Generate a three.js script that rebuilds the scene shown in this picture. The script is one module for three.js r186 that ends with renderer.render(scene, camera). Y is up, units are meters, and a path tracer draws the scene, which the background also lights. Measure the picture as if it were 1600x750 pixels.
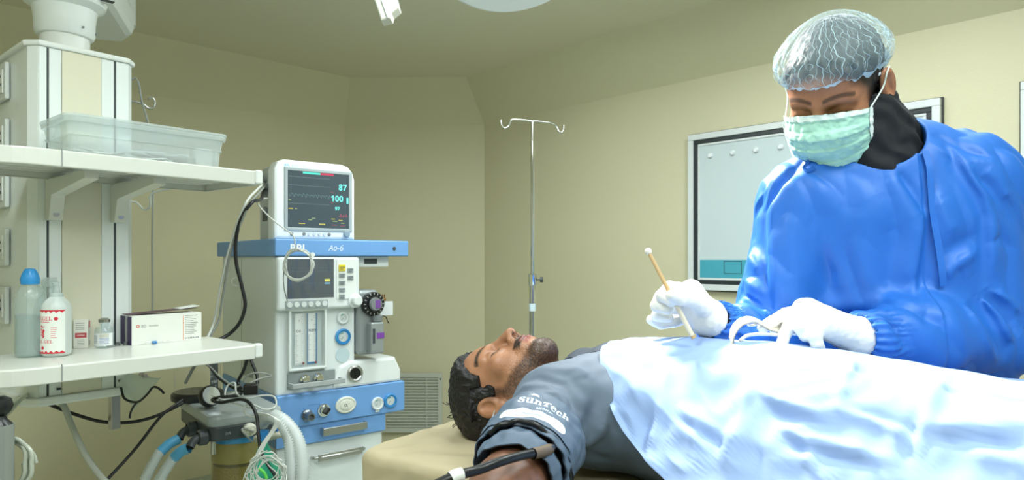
import * as THREE from 'three';
import { RoundedBoxGeometry } from 'three/addons/geometries/RoundedBoxGeometry.js';
import { mergeGeometries, mergeVertices, toCreasedNormals } from 'three/addons/utils/BufferGeometryUtils.js';
import { RectAreaLightUniformsLib } from 'three/addons/lights/RectAreaLightUniformsLib.js';
import { createNoise3D, createNoise2D } from 'simplex-noise';

RectAreaLightUniformsLib.init();
// ---------------------------------------------------------------- camera, lights, exposure
const W = 1600, H = 750, F = 1050, CAMY = 1.28, HORIZON = 405;
const scene = new THREE.Scene();
scene.background = new THREE.Color(0x000000);
const camera = new THREE.PerspectiveCamera(2 * Math.atan(H / 2 / F) * 180 / Math.PI, W / H, 0.05, 40);
camera.position.set(0, CAMY, 0);
camera.lookAt(0, CAMY, -1);
camera.setViewOffset(W, H, 0, -(HORIZON - H / 2), W, H);
camera.focus = 1.35;
camera.userData.fStop = 11;
const renderer = new THREE.WebGLRenderer();
renderer.toneMapping = THREE.LinearToneMapping;
renderer.toneMappingExposure = 1.0;
renderer.shadowMap.enabled = true;

const LIGHT = new THREE.Color().setRGB(0.89, 0.98, 1.0);
const ROOM_LIGHT = 20;                    // nits of a ceiling panel
const SURGICAL_LIGHT = 24;                 // candela of the lamp over the table
const CEIL = 2.46, COVE = 2.20, INSET = 0.25;
// recessed ceiling panels: X, depth
const PANELS = [[-0.1, 2.5], [1.0, 1.9], [0.9, 0.4], [-0.7, 0.7], [0.3, -1.0], [-1.6, -0.6]];

// ---------------------------------------------------------------- helpers
const V = (x, y, z) => new THREE.Vector3(x, y, z);
const at = (px, py, d) => V((px - W / 2) / F * d, CAMY - (py - HORIZON) / F * d, -d);
function rng(seed) { let s = seed >>> 0; return () => { s = (s + 0x6D2B79F5) >>> 0; let t = Math.imul(s ^ (s >>> 15), 1 | s); t = (t + Math.imul(t ^ (t >>> 7), 61 | t)) ^ t; return ((t ^ (t >>> 14)) >>> 0) / 4294967296; }; }
const noise3 = createNoise3D(rng(11)), noise2 = createNoise2D(rng(12));
const clamp = (x, a = 0, b = 1) => Math.min(b, Math.max(a, x));
const lerp = (a, b, t) => a + (b - a) * t;
const smooth = (a, b, x) => { const t = clamp((x - a) / (b - a)); return t * t * (3 - 2 * t); };
const taken = {};
function numbered(n) { taken[n] = (taken[n] ?? -1) + 1; return taken[n] ? n + '_' + String(taken[n]).padStart(3, '0') : n; }
function noUv(g) { if (!g.attributes.uv) g.setAttribute('uv', new THREE.BufferAttribute(new Float32Array(g.attributes.position.count * 2), 2)); return g; }
function join(list) {
  if (!Array.isArray(list)) return list;
  if (list.length === 1) return list[0];
  return mergeGeometries(list.map(g => { const q = g.index ? g.toNonIndexed() : g; noUv(q); for (const k of Object.keys(q.attributes)) if (!['position', 'normal', 'uv'].includes(k)) q.deleteAttribute(k); return q; }));
}
function mesh(name, geos, mat, parent) {
  const m = new THREE.Mesh(join(geos), mat);
  m.name = parent && parent !== scene ? name : numbered(name);
  m.castShadow = m.receiveShadow = true;
  (parent || scene).add(m);
  return m;
}
function thing(name, label, category, pos = [0, 0, 0], turn = 0, group) {
  const o = new THREE.Group(); o.name = numbered(name); scene.add(o);
  o.position.set(...pos); o.rotation.y = turn; o.userData = { label, category };
  if (group) o.userData.group = group;
  return o;
}
function tag(o, label, category, group, kind) { o.userData = { label, category }; if (group) o.userData.group = group; if (kind) o.userData.kind = kind; return o; }
function struct(name, geos, mat, label, parent) { const o = mesh(name, geos, mat, parent); o.userData = { kind: 'structure' }; if (label) o.userData.label = label; return o; }
const box = (w, h, d, x = 0, y = 0, z = 0, r = 0.003) => { const g = r > 0 ? new RoundedBoxGeometry(w, h, d, 2, Math.min(r, w / 2.01, h / 2.01, d / 2.01)) : new THREE.BoxGeometry(w, h, d); return g.translate(x, y, z); };
// cylinder along an axis
function cyl(r1, r2, len, x = 0, y = 0, z = 0, axis = 'y', seg = 28) {
  const g = new THREE.CylinderGeometry(r2, r1, len, seg);
  if (axis === 'x') g.rotateZ(-Math.PI / 2); if (axis === 'z') g.rotateX(Math.PI / 2);
  return g.translate(x, y, z);
}
function lathe(pts, seg = 36, x = 0, y = 0, z = 0, axis = 'y') {
  const g = new THREE.LatheGeometry(pts.map(p => new THREE.Vector2(p[0], p[1])), seg);
  if (axis === 'x') g.rotateZ(-Math.PI / 2); if (axis === 'z') g.rotateX(Math.PI / 2);
  return toCreasedNormals(g, 0.6).translate(x, y, z);
}
function tube(pts, r, n = 60, seg = 8, closed = false) { return new THREE.TubeGeometry(new THREE.CatmullRomCurve3(pts.map(p => p.isVector3 ? p : V(...p)), closed, 'centripetal'), n, r, seg, closed); }
function extrude(pts, depth, bevel = 0.003, holes = []) {
  const s = pts.isShape ? pts : new THREE.Shape(pts.map(p => new THREE.Vector2(p[0], p[1])));
  for (const h of holes) s.holes.push(new THREE.Path(h.map(p => new THREE.Vector2(p[0], p[1]))));
  return new THREE.ExtrudeGeometry(s, { depth: depth - 2 * bevel, bevelEnabled: bevel > 0, bevelSize: bevel, bevelThickness: bevel, bevelSegments: 2, bevelOffset: -bevel, curveSegments: 10 }).translate(0, 0, bevel);
}
function rrect(w, h, r, cx = 0, cy = 0, n = 6) {
  const p = [];
  for (const [sx, sy, a0] of [[1, 1, 0], [-1, 1, 90], [-1, -1, 180], [1, -1, 270]])
    for (let k = 0; k <= n; k++) { const a = (a0 + 90 * k / n) * Math.PI / 180; p.push([cx + sx * (w / 2 - r) + r * Math.cos(a), cy + sy * (h / 2 - r) + r * Math.sin(a)]); }
  return p;
}
// flat print on a rectangle of its own: width, height in metres, drawn on a canvas
function print(w, h, res, draw) {
  const c = document.createElement('canvas'); c.width = Math.max(8, Math.round(w * res)); c.height = Math.max(8, Math.round(h * res));
  const g = c.getContext('2d'); draw(g, c.width, c.height);
  const t = new THREE.CanvasTexture(c); t.colorSpace = THREE.SRGBColorSpace; t.magFilter = THREE.LinearFilter; t.anisotropy = 4;
  return t;
}
const mats = {};
function M(name, color, rough = 0.5, extra = {}) { const m = new THREE.MeshPhysicalMaterial({ color, roughness: rough, ...extra }); m.name = name; mats[name] = m; return m; }
// tileable-ish noise texture for bump / grain
function noiseTex(n, f, seed = 1) {
  const a = new Uint8Array(n * n * 4);
  for (let j = 0; j < n; j++) for (let i = 0; i < n; i++) { const v = clamp(f(i / n, j / n), 0, 1) * 255; const k = (j * n + i) * 4; a[k] = a[k + 1] = a[k + 2] = v; a[k + 3] = 255; }
  const t = new THREE.DataTexture(a, n, n); t.magFilter = THREE.LinearFilter; t.minFilter = THREE.LinearFilter; t.wrapS = t.wrapT = THREE.RepeatWrapping; t.needsUpdate = true; return t;
}
const paintBump = noiseTex(256, (u, v) => 0.5 + 0.25 * noise2(u * 60, v * 60) + 0.25 * noise2(u * 130, v * 130));
paintBump.repeat.set(2, 2);

const wallPaint = M('wall_paint', 0xd5cfae, 0.62, { bumpMap: paintBump, bumpScale: 0.0006 });
const ceilingPaint = M('ceiling_paint', 0xd8d3b8, 0.7);
const floorVinyl = M('floor_vinyl', 0xb4bcb0, 0.4);
const white = M('white_enamel', 0xe4eae6, 0.3);
const whiteMatt = M('white_plastic', 0xe2e6e0, 0.45);
const ivory = M('ivory_panel', 0xdad6be, 0.4);
const greyPl = M('grey_plastic', 0x7d8383, 0.4);
const darkGrey = M('dark_grey_plastic', 0x3c4244, 0.4);
const black = M('black_plastic', 0x0e0f10, 0.35);
const blackCable = M('black_cable', 0x101112, 0.45);
const whiteCable = M('white_cable', 0xc9ccc4, 0.5);
const greyCable = M('grey_cable', 0x8b8f88, 0.5);
const steel = M('brushed_steel', 0xb5b5b0, 0.28, { metalness: 1 });
const chrome = M('chrome', 0xd8dad8, 0.08, { metalness: 1 });
const machineWhite = M('machine_white', 0xdfe5e3, 0.38);
const machineBlue = M('machine_blue', 0x6f9fd6, 0.4);
const clear = M('clear_glass', 0xffffff, 0.06, { transmission: 1, thickness: 0, ior: 1.45 });
const frosted = M('frosted_plastic', 0xeef4f4, 0.35, { transmission: 0.75, thickness: 0, ior: 1.45 });
const bluePl = M('blue_plastic', 0x2f8fd0, 0.35);
// ---------------------------------------------------------------- the room: a rectangle with cut-off corners, seen into one of them
const E1 = [0.695, -0.719], E2 = [-0.719, -0.695], RO = [-0.661, 5.09], RL = 6.2, RM = 6.0, CUT = 0.68;
const pq = (p, q) => V(RO[0] + E1[0] * p + E2[0] * q, 0, -(RO[1] + E1[1] * p + E2[1] * q));
function outline(inset) {     // offset inwards by inset
  const c = CUT + inset * (Math.SQRT2 - 1) * 1.0, a = inset, k = c + a * (1 - (Math.SQRT2 - 1)) * 0;
  const e = inset * Math.tan(Math.PI / 8);
  return [[CUT + e, a], [RL - CUT - e, a], [RL - a, CUT + e], [RL - a, RM - CUT - e], [RL - CUT - e, RM - a], [CUT + e, RM - a], [a, RM - CUT - e], [a, CUT + e]].map(([p, q]) => pq(p, q));
}
function slabWall(i, lo, hi, y0, y1, thick) {
  const A0 = lo[i].clone().setY(y0), B0 = lo[(i + 1) % 8].clone().setY(y0), A1 = hi[i].clone().setY(y1), B1 = hi[(i + 1) % 8].clone().setY(y1);
  const ctr = pq(RL / 2, RM / 2).setY(1.2), out = p => p.clone().add(V(p.x - ctr.x, 0, p.z - ctr.z).normalize().multiplyScalar(thick));
  const q = [A0, B0, B1, A1], o = q.map(out), pos = [], uv = [];
  const L = A0.distanceTo(B0), hgt = A0.distanceTo(A1);
  const quad = (a, b, c, d) => { for (const p of [a, b, c, a, c, d]) pos.push(p.x, p.y, p.z); for (const t of [[0, 0], [L, 0], [L, hgt], [0, 0], [L, hgt], [0, hgt]]) uv.push(...t); };
  quad(q[1], q[0], q[3], q[2]); quad(o[0], o[1], o[2], o[3]); quad(q[0], q[1], o[1], o[0]); quad(q[2], q[3], o[3], o[2]); quad(q[1], q[2], o[2], o[1]); quad(q[3], q[0], o[0], o[3]);
  const g = new THREE.BufferGeometry();
  g.setAttribute('position', new THREE.Float32BufferAttribute(pos, 3)); g.setAttribute('uv', new THREE.Float32BufferAttribute(uv, 2)); g.computeVertexNormals();
  return g;
}
const ring0 = outline(0), ring1 = outline(INSET);
const sides = ['right', 'right_front', 'front', 'front_left', 'left_front', 'left_corner', 'left', 'back'];
for (let i = 0; i < 8; i++) {
  struct('wall_' + sides[i], slabWall(i, ring0, ring0, 0, COVE, 0.12), wallPaint);
  struct('trim_' + (i + 1), slabWall(i, ring0, ring1, COVE, CEIL, 0.12), wallPaint, 'sloping cove between wall and ceiling');
}
{
  const flat = (ring, y0, t, holes = []) => {
    const s = new THREE.Shape(ring.map(p => new THREE.Vector2(p.x, -p.z)));
    for (const [x, d] of holes) { const h = 0.3, r = Math.PI / 4; const q = [[-h, -h], [h, -h], [h, h], [-h, h]].map(([a, b]) => new THREE.Vector2(x + (a - b) * Math.cos(r), d + (a + b) * Math.sin(r))); s.holes.push(new THREE.Path(q)); }
    const g = new THREE.ExtrudeGeometry(s, { depth: t, bevelEnabled: false }); g.rotateX(-Math.PI / 2); return g.translate(0, y0, 0);
  };
  struct('floor', flat(outline(-0.1), -0.1, 0.1), floorVinyl);
  struct('ceiling', flat(outline(INSET - 0.02), CEIL, 0.1, PANELS), ceilingPaint);
  struct('trim_9', flat(outline(INSET - 0.02), CEIL + 0.12, 0.05), ceilingPaint, 'slab above the ceiling');
}
// recessed light panels: X, depth of each, a frame, a glowing diffuser and its light
PANELS.forEach(([x, d], i) => {
  const o = thing('ceiling_light', 'square recessed ceiling light panel', 'ceiling light', [x, CEIL, -d], Math.PI / 4, 'recessed ceiling panels');
  mesh('frame', [box(0.64, 0.012, 0.02, 0, -0.004, 0.31), box(0.64, 0.012, 0.02, 0, -0.004, -0.31), box(0.02, 0.012, 0.6, 0.31, -0.004, 0), box(0.02, 0.012, 0.6, -0.31, -0.004, 0)], white, o);
  mesh('diffuser', box(0.6, 0.01, 0.6, 0, 0.03, 0, 0), new THREE.MeshStandardMaterial({ color: 0xf2f5ee, emissive: LIGHT, emissiveIntensity: 1.2, roughness: 0.6 }), o);
  const l = new THREE.RectAreaLight(LIGHT, ROOM_LIGHT, 0.58, 0.58); l.position.set(0, 0.018, 0); l.rotation.x = -Math.PI / 2; l.name = 'ceiling_light_glow'; o.add(l);
});

// ---------------------------------------------------------------- return air grille low on the back wall
{
  const p0 = at(596, 583, 4.58), p1 = at(691, 676, 4.58), w = p1.x - p0.x, h = p0.y - p1.y;
  const o = thing('air_grille', 'white louvred return air grille low on the back wall', 'air vent', [(p0.x + p1.x) / 2, p1.y, -4.6]);
  const m = M('grille_white', 0xc8cbbe, 0.45);
  mesh('frame', [box(w, 0.03, 0.02, 0, h - 0.015, 0.01), box(w, 0.03, 0.02, 0, 0.015, 0.01), box(0.03, h - 0.06, 0.02, -w / 2 + 0.015, h / 2, 0.01), box(0.03, h - 0.06, 0.02, w / 2 - 0.015, h / 2, 0.01)], m, o);
  mesh('backing', box(w - 0.06, h - 0.06, 0.002, 0, h / 2, 0.002, 0), m, o);
  const n = 17;
  for (let k = 0; k < n; k++) { const g = box(w - 0.06, 0.011, 0.016, 0, 0, 0, 0.001); g.rotateX(0.5); mesh('louvre', g.translate(0, 0.03 + (k + 0.5) * (h - 0.06) / n, 0.011), m, o); }
  mesh('centre_bar', box(0.008, h - 0.06, 0.004, w * 0.24, h / 2, 0.021, 0.001), m, o);
  for (const y of [0.1, 0.9]) mesh('screw', cyl(0.006, 0.006, 0.004, w / 2 - 0.013, h * y, 0.021, 'z', 12), darkGrey, o);
}
// ---------------------------------------------------------------- framed boards on the right wall
{
  const tw = -Math.atan2(0.719, 0.695), A = pq(CUT, 0);
  const frameM = M('board_frame', 0xd9dedd, 0.35), inner = M('board_dark_line', 0x2c3335, 0.4), panelM = M('board_panel', 0xc9d6d8, 0.22), teal = M('board_teal', 0x4aa5b8, 0.4), clip = M('board_clip', 0xe8eef0, 0.3);
  const board = (s0, s1, yTop, yBot, label) => {
    const w = s1 - s0, h = yTop - yBot, c = A.clone().add(V(E1[0], 0, -E1[1]).multiplyScalar((s0 + s1) / 2));
    const o = thing('view_box', label, 'wall board', [c.x, yBot, c.z], tw, 'framed boards on the right wall');
    const ringBars = (w, h, t, z, dz) => [box(w, t, dz, 0, h / 2 - t / 2, z), box(w, t, dz, 0, -h / 2 + t / 2, z), box(t, h - 2 * t, dz, -w / 2 + t / 2, 0, z), box(t, h - 2 * t, dz, w / 2 - t / 2, 0, z)].map(g => g.translate(0, yBot * 0 + 0, 0));
    const up = gs => gs.map(g => g.translate(0, h / 2, 0));
    mesh('edge_line', up([box(w + 0.012, h + 0.012, 0.012, 0, 0, 0.006, 0.002)]), inner, o);
    mesh('frame', up(ringBars(w, h, 0.03, 0.017, 0.034)), frameM, o);
    mesh('inner_frame', up(ringBars(w - 0.06, h - 0.06, 0.02, 0.013, 0.026)), inner, o);
    mesh('panel', up([box(w - 0.1, h - 0.1, 0.016, 0, 0, 0.009, 0.001)]), panelM, o);
    mesh('inner_bead', up(ringBars(w - 0.1, h - 0.1, 0.012, 0.011, 0.022)), frameM, o);
    const b = mesh('bottom_band', up([box(w - 0.124, 0.09, 0.004, 0, -h / 2 + 0.062 + 0.045, 0.018, 0.001)]), teal, o);
    mesh('switch_outline', up([box(0.09, 0.002, 0.001, -w * 0.5 + 0.24, -h / 2 + 0.145, 0.0205, 0), box(0.09, 0.002, 0.001, -w * 0.5 + 0.24, -h / 2 + 0.085, 0.0205, 0), box(0.002, 0.06, 0.001, -w * 0.5 + 0.195, -h / 2 + 0.115, 0.0205, 0), box(0.002, 0.06, 0.001, -w * 0.5 + 0.285, -h / 2 + 0.115, 0.0205, 0)]), inner, b);
    const n = Math.round(w / 0.125);
    for (let k = 0; k < n; k++) mesh('film_clip', lathe([[0, 0.014], [0.008, 0.012], [0.0135, 0.005], [0.0145, 0]], 18, -w / 2 + 0.12 + k * 0.119, h - 0.115, 0.018, 'z'), clip, o);
    return o;
  };
  const q = Math.hypot(0.695, 0.719), s = 1 / 0.695;
  board(1.109 * s, 1.886 * s, 1.912, 1.125, 'silver framed white board with round clips behind the surgeon');
  board(2.062 * s, 2.062 * s + 1.12, 1.925, 1.125, 'framed board cut off at the right edge of the picture');
}
// ---------------------------------------------------------------- ceiling pendant with two shelves
const PT = Math.atan2(0.77, 0.64), PO = V(-1.234, 0, -1.948);
const PU = V(0.64, 0, -0.77), PN = V(0.77, 0, 0.64);
const pend = (x, y, z) => PO.clone().addScaledVector(PU, x).addScaledVector(PN, z).setY(y);
const onPlane = (px, py, h) => at(px, py, (CAMY - h) * F / (py - HORIZON));
const LOWER = 1.027, UPPER = 1.541;
{
  const o = thing('equipment_pendant', 'white ceiling pendant column with two wide shelves and wall sockets', 'equipment pendant', [PO.x, 0, PO.z], PT);
  const y0 = 0.892, y1 = 1.876, D = -0.36;
  const plan = (e = 0) => [[-0.118, e], [-0.14 - e, -0.03], [-0.14 - e, D + 0.03], [-0.11, D - e], [0.11, D - e], [0.137 + e, D + 0.03], [0.137 + e, -0.03], [0.115, e]];
  const slab = (pl, h, y, b = 0.002) => { const g = extrude(pl.map(([x, z]) => [x, -z]), h, b); g.rotateX(-Math.PI / 2); return g.translate(0, y, 0); };
  mesh('column', slab(plan(-0.004), y1 - y0, y0), white, o);
  mesh('top_cap', slab(plan(0.006), 0.016, y1 - 0.004, 0.005), whiteMatt, o);
  mesh('bottom_cap', slab(plan(0.012), 0.024, y0 - 0.02, 0.006), whiteMatt, o);
  mesh('front_panel', box(0.1, y1 - y0 - 0.01, 0.004, -0.011, (y0 + y1) / 2, -0.001, 0.001), ivory, o);
  for (const x of [-0.095, 0.0765]) mesh('groove', box(0.006, y1 - y0 - 0.01, 0.004, x, (y0 + y1) / 2, -0.0045, 0), darkGrey, o);
  for (const [xa, xb] of [[-0.092, -0.062], [0.04, 0.0735], [-0.116, -0.098], [0.0795, 0.113]]) mesh('front_rail', box(xb - xa, y1 - y0 - 0.01, 0.003, (xa + xb) / 2, (y0 + y1) / 2, -0.0025, 0.001), white, o);
  mesh('neck', lathe([[0.066, 0], [0.066, 0.1]], 40, 0, y1, -0.18), whiteMatt, o);
  mesh('collar', lathe([[0.066, 0], [0.074, 0.002], [0.08, 0.012], [0.081, 0.05], [0.086, 0.085], [0.108, 0.1], [0.112, 0.115], [0.1, 0.125], [0, 0.125]], 44, 0, y1 + 0.082, -0.18), white, o);
  for (const a of [0.3, 1.1]) mesh('screw', cyl(0.003, 0.003, 0.01, 0.081 * Math.sin(a), y1 + 0.105, -0.18 + 0.081 * Math.cos(a), 'z', 10), greyPl, o);
  { // swivel arm
    const g = extrude([[-0.12, 0], [-0.1, -0.09], [0, -0.13], [0.1, -0.09], [0.13, 0], [0.12, 0.5], [0.06, 0.62], [-0.06, 0.62], [-0.12, 0.5]], 0.12, 0.03);
    g.scale(0.85, 0.85, 1); g.rotateX(-Math.PI / 2); g.rotateY(-0.55);
    const arm = mesh('swivel_arm', g.translate(0.01, y1 + 0.235, -0.19), white, o);
    mesh('vent_slot', box(0.05, 0.003, 0.018, 0.08, y1 + 0.2, -0.09, 0.001), darkGrey, arm);
    mesh('drop_tube', cyl(0.075, 0.075, CEIL - y1 - 0.31, 0.30, (CEIL + y1 + 0.31) / 2, -0.64), white, o);
  }
  // sockets on the narrow side
  const sy = [1.80, 1.635, 1.485, 1.315, 1.145];
  sy.forEach((y, i) => {
    const p = mesh('socket', box(0.012, 0.108, 0.118, -0.145, y, -0.24, 0.004), M('socket_white' + i, 0xd9dfdc, 0.35), o);
    mesh('socket_insert', box(0.004, 0.07, 0.08, -0.152, y, -0.24, 0.002), whiteMatt, p);
    for (const dz of [-0.02, 0.02]) for (const [dy, dd] of [[0.014, 0], [-0.01, 0.007], [-0.01, -0.007]]) mesh('pin_hole', box(0.002, 0.008, 0.004, -0.1545, y + dy, -0.235 + dz + dd, 0), darkGrey, p);
    if (i === 2 || i === 4) { const q = mesh('plug', [box(0.03, 0.045, 0.05, -0.172, y - 0.002, -0.24, 0.008), cyl(0.01, 0.006, 0.03, -0.175, y - 0.035, -0.25, 'y', 12)], black, o); }
  });
  // shelves
  const shelfPlan = (e) => { const p = []; const x0 = -0.34, x1 = 0.35, za = 0.015, zb = 0.345, r = 0.13;
    p.push([x1 - e, za + e], [x1 - e, zb - 0.02], [x1 - 0.02, zb - e]); for (let k = 0; k <= 8; k++) { const a = Math.PI / 2 + k / 8 * Math.PI / 2; p.push([x0 + r + (r - e) * Math.cos(a), zb - r + (r - e) * Math.sin(a)]); } p.push([x0 + e, za + e]); return p; };
  const flat = (pl, h, y, b) => { const g = extrude(pl.map(([x, z]) => [x, -z]), h, b); g.rotateX(-Math.PI / 2); return g.translate(0, y, 0); };
  const shelfM = M('shelf_white', 0xd6d8ce, 0.28);
  for (const [nm, y, kind] of [['shelf', UPPER, 0], ['shelf', LOWER, 1]]) {
    const s = mesh(nm, flat(shelfPlan(0.004), 0.012, y - 0.012, 0.002), shelfM, o);
    const rim = new THREE.Shape(shelfPlan(0).map(([x, z]) => new THREE.Vector2(x, -z))); rim.holes.push(new THREE.Path(shelfPlan(0.014).map(([x, z]) => new THREE.Vector2(x, -z))));
    const rg = new THREE.ExtrudeGeometry(rim, { depth: 0.034, bevelEnabled: true, bevelSize: 0.003, bevelThickness: 0.003, bevelSegments: 2, bevelOffset: -0.003 }); rg.rotateX(-Math.PI / 2);
    mesh('edge_profile', rg.translate(0, y - 0.038, 0), shelfM, s);
    mesh('end_cap', box(0.022, 0.042, 0.024, 0.343, y - 0.018, 0.337, 0.006), whiteMatt, s);
    mesh('edge_seam', box(0.0015, 0.041, 0.003, -0.163, y - 0.018, 0.3445, 0), greyPl, s);
    if (kind === 0) for (let k = 0; k < 6; k++) mesh('underside_rib', box(0.62, 0.012, 0.026, 0.01, y - 0.018, 0.05 + k * 0.05, 0.002), shelfM, s);
    if (kind === 0) for (const x of [-0.085, 0.08]) {
      const arm = extrude([[0, 0], [0.3, 0], [0.3, -0.02], [0.05, -0.048], [0.03, -0.115], [0, -0.115]], 0.034, 0.002); arm.rotateY(-Math.PI / 2);
      const b = mesh('bracket', arm.translate(x + 0.017, y - 0.038, 0.001), shelfM, s);
      if (kind === 0) for (const dy of [-0.06, -0.098]) mesh('bolt', cyl(0.008, 0.008, 0.006, x, y - 0.038 + dy, 0.034, 'z', 12), steel, s);
    }
  }
  mesh('post', box(0.026, 0.11, 0.026, 0.085, y0 - 0.07, -0.03, 0.002), steel, o);
  for (const x of [-0.07, 0.09]) mesh('latch', [box(0.008, 0.02, 0.006, x, 0.955, 0.003, 0.002), box(0.01, 0.006, 0.006, x, 0.915, 0.003, 0.001)], black, o);
  // hook for infusion bags on the far side
  mesh('infusion_hook', tube([[0.135, 1.80, -0.2], [0.20, 1.805, -0.2], [0.235, 1.80, -0.2], [0.25, 1.79, -0.2], [0.268, 1.795, -0.2], [0.272, 1.815, -0.2], [0.262, 1.828, -0.2], [0.25, 1.82, -0.2]], 0.0035, 40, 8), steel, o);
}
// ------------------------------------------------ things on the pendant
{ // clear storage box
  const o = thing('storage_box', 'translucent plastic box of white packets on the upper pendant shelf', 'plastic box', pend(0.08, UPPER, 0.155).toArray(), PT);
  const w = 0.405, d = 0.215, h = 0.1, plas = M('box_plastic', 0xf1f7f7, 0.22, { transmission: 0.72, thickness: 0, ior: 1.4 });
  const ring = (e, y) => rrect(w + e, d + e, 0.03).map(([x, z]) => V(x, y, z));
  const rows = [[-0.02, 0.001], [-0.02, 0.002], [-0.012, 0.01], [-0.008, h * 0.55], [0.0, h * 0.56], [0.002, h * 0.6], [-0.004, h * 0.61], [0.004, h - 0.012], [0.014, h - 0.012], [0.018, h - 0.002], [0.016, h]];
  const pos = [], idx = [], n = ring(0, 0).length; rows.forEach(([e, y]) => ring(e, y).forEach(p => pos.push(p.x, p.y, p.z)));
  for (let r = 0; r < rows.length - 1; r++) for (let k = 0; k < n; k++) { const a = r * n + k, b = r * n + (k + 1) % n; idx.push(a, a + n, b, b, a + n, b + n); }
  const g = new THREE.BufferGeometry(); g.setAttribute('position', new THREE.Float32BufferAttribute(pos, 3)); g.setIndex(idx); g.computeVertexNormals();
  mesh('tub', toCreasedNormals(g, 0.7), plas, o);
  const lidS = extrude(rrect(w + 0.02, d + 0.02, 0.03), 0.008, 0.002); lidS.rotateX(-Math.PI / 2);
  mesh('lid', lidS.translate(0, h, 0), plas, o);
  const r = rng(5), pk = M('packet_white', 0xe6e8e2, 0.6);
  for (let k = 0; k < 16; k++) { const q = box(0.05 + 0.04 * r(), 0.004, 0.03 + 0.04 * r(), 0, 0, 0, 0.002); q.rotateZ((r() - 0.5) * 0.5); q.rotateX((r() - 0.5) * 0.4); q.rotateY(r() * 3); mesh('packet', q.translate((r() - 0.5) * (w - 0.14), 0.018 + 0.022 * r(), (r() - 0.5) * (d - 0.12)), pk, o); }
  mesh('label_sticker', box(0.001, 0.045, 0.06, w / 2 - 0.0045, 0.04, 0.03, 0), pk, o);
  mesh('foil_pack', box(0.05, 0.05, 0.02, w / 2 - 0.05, 0.04, 0.07, 0.004), M('foil', 0xd8d8d4, 0.3, { metalness: 0.6 }), o);
}
const bottleLathe = (r, h, neckR, sh) => [[0, 0.001], [r * 0.8, 0.001], [r * 0.96, 0.006], [r, 0.014], [r, h * sh], [r * 0.97, h * (sh + 0.05)], [r * 0.78, h * (sh + 0.13)], [neckR * 1.15, h * (sh + 0.2)], [neckR, h * (sh + 0.22)], [neckR, h]];
const polyth = M('cloudy_polythene', 0xeef5f3, 0.2, { transmission: 0.82, thickness: 0, ior: 1.4 });
const liquid = M('clear_liquid', 0xdfe9ea, 0.1, { transmission: 0.85, thickness: 0, ior: 1.33 });
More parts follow.
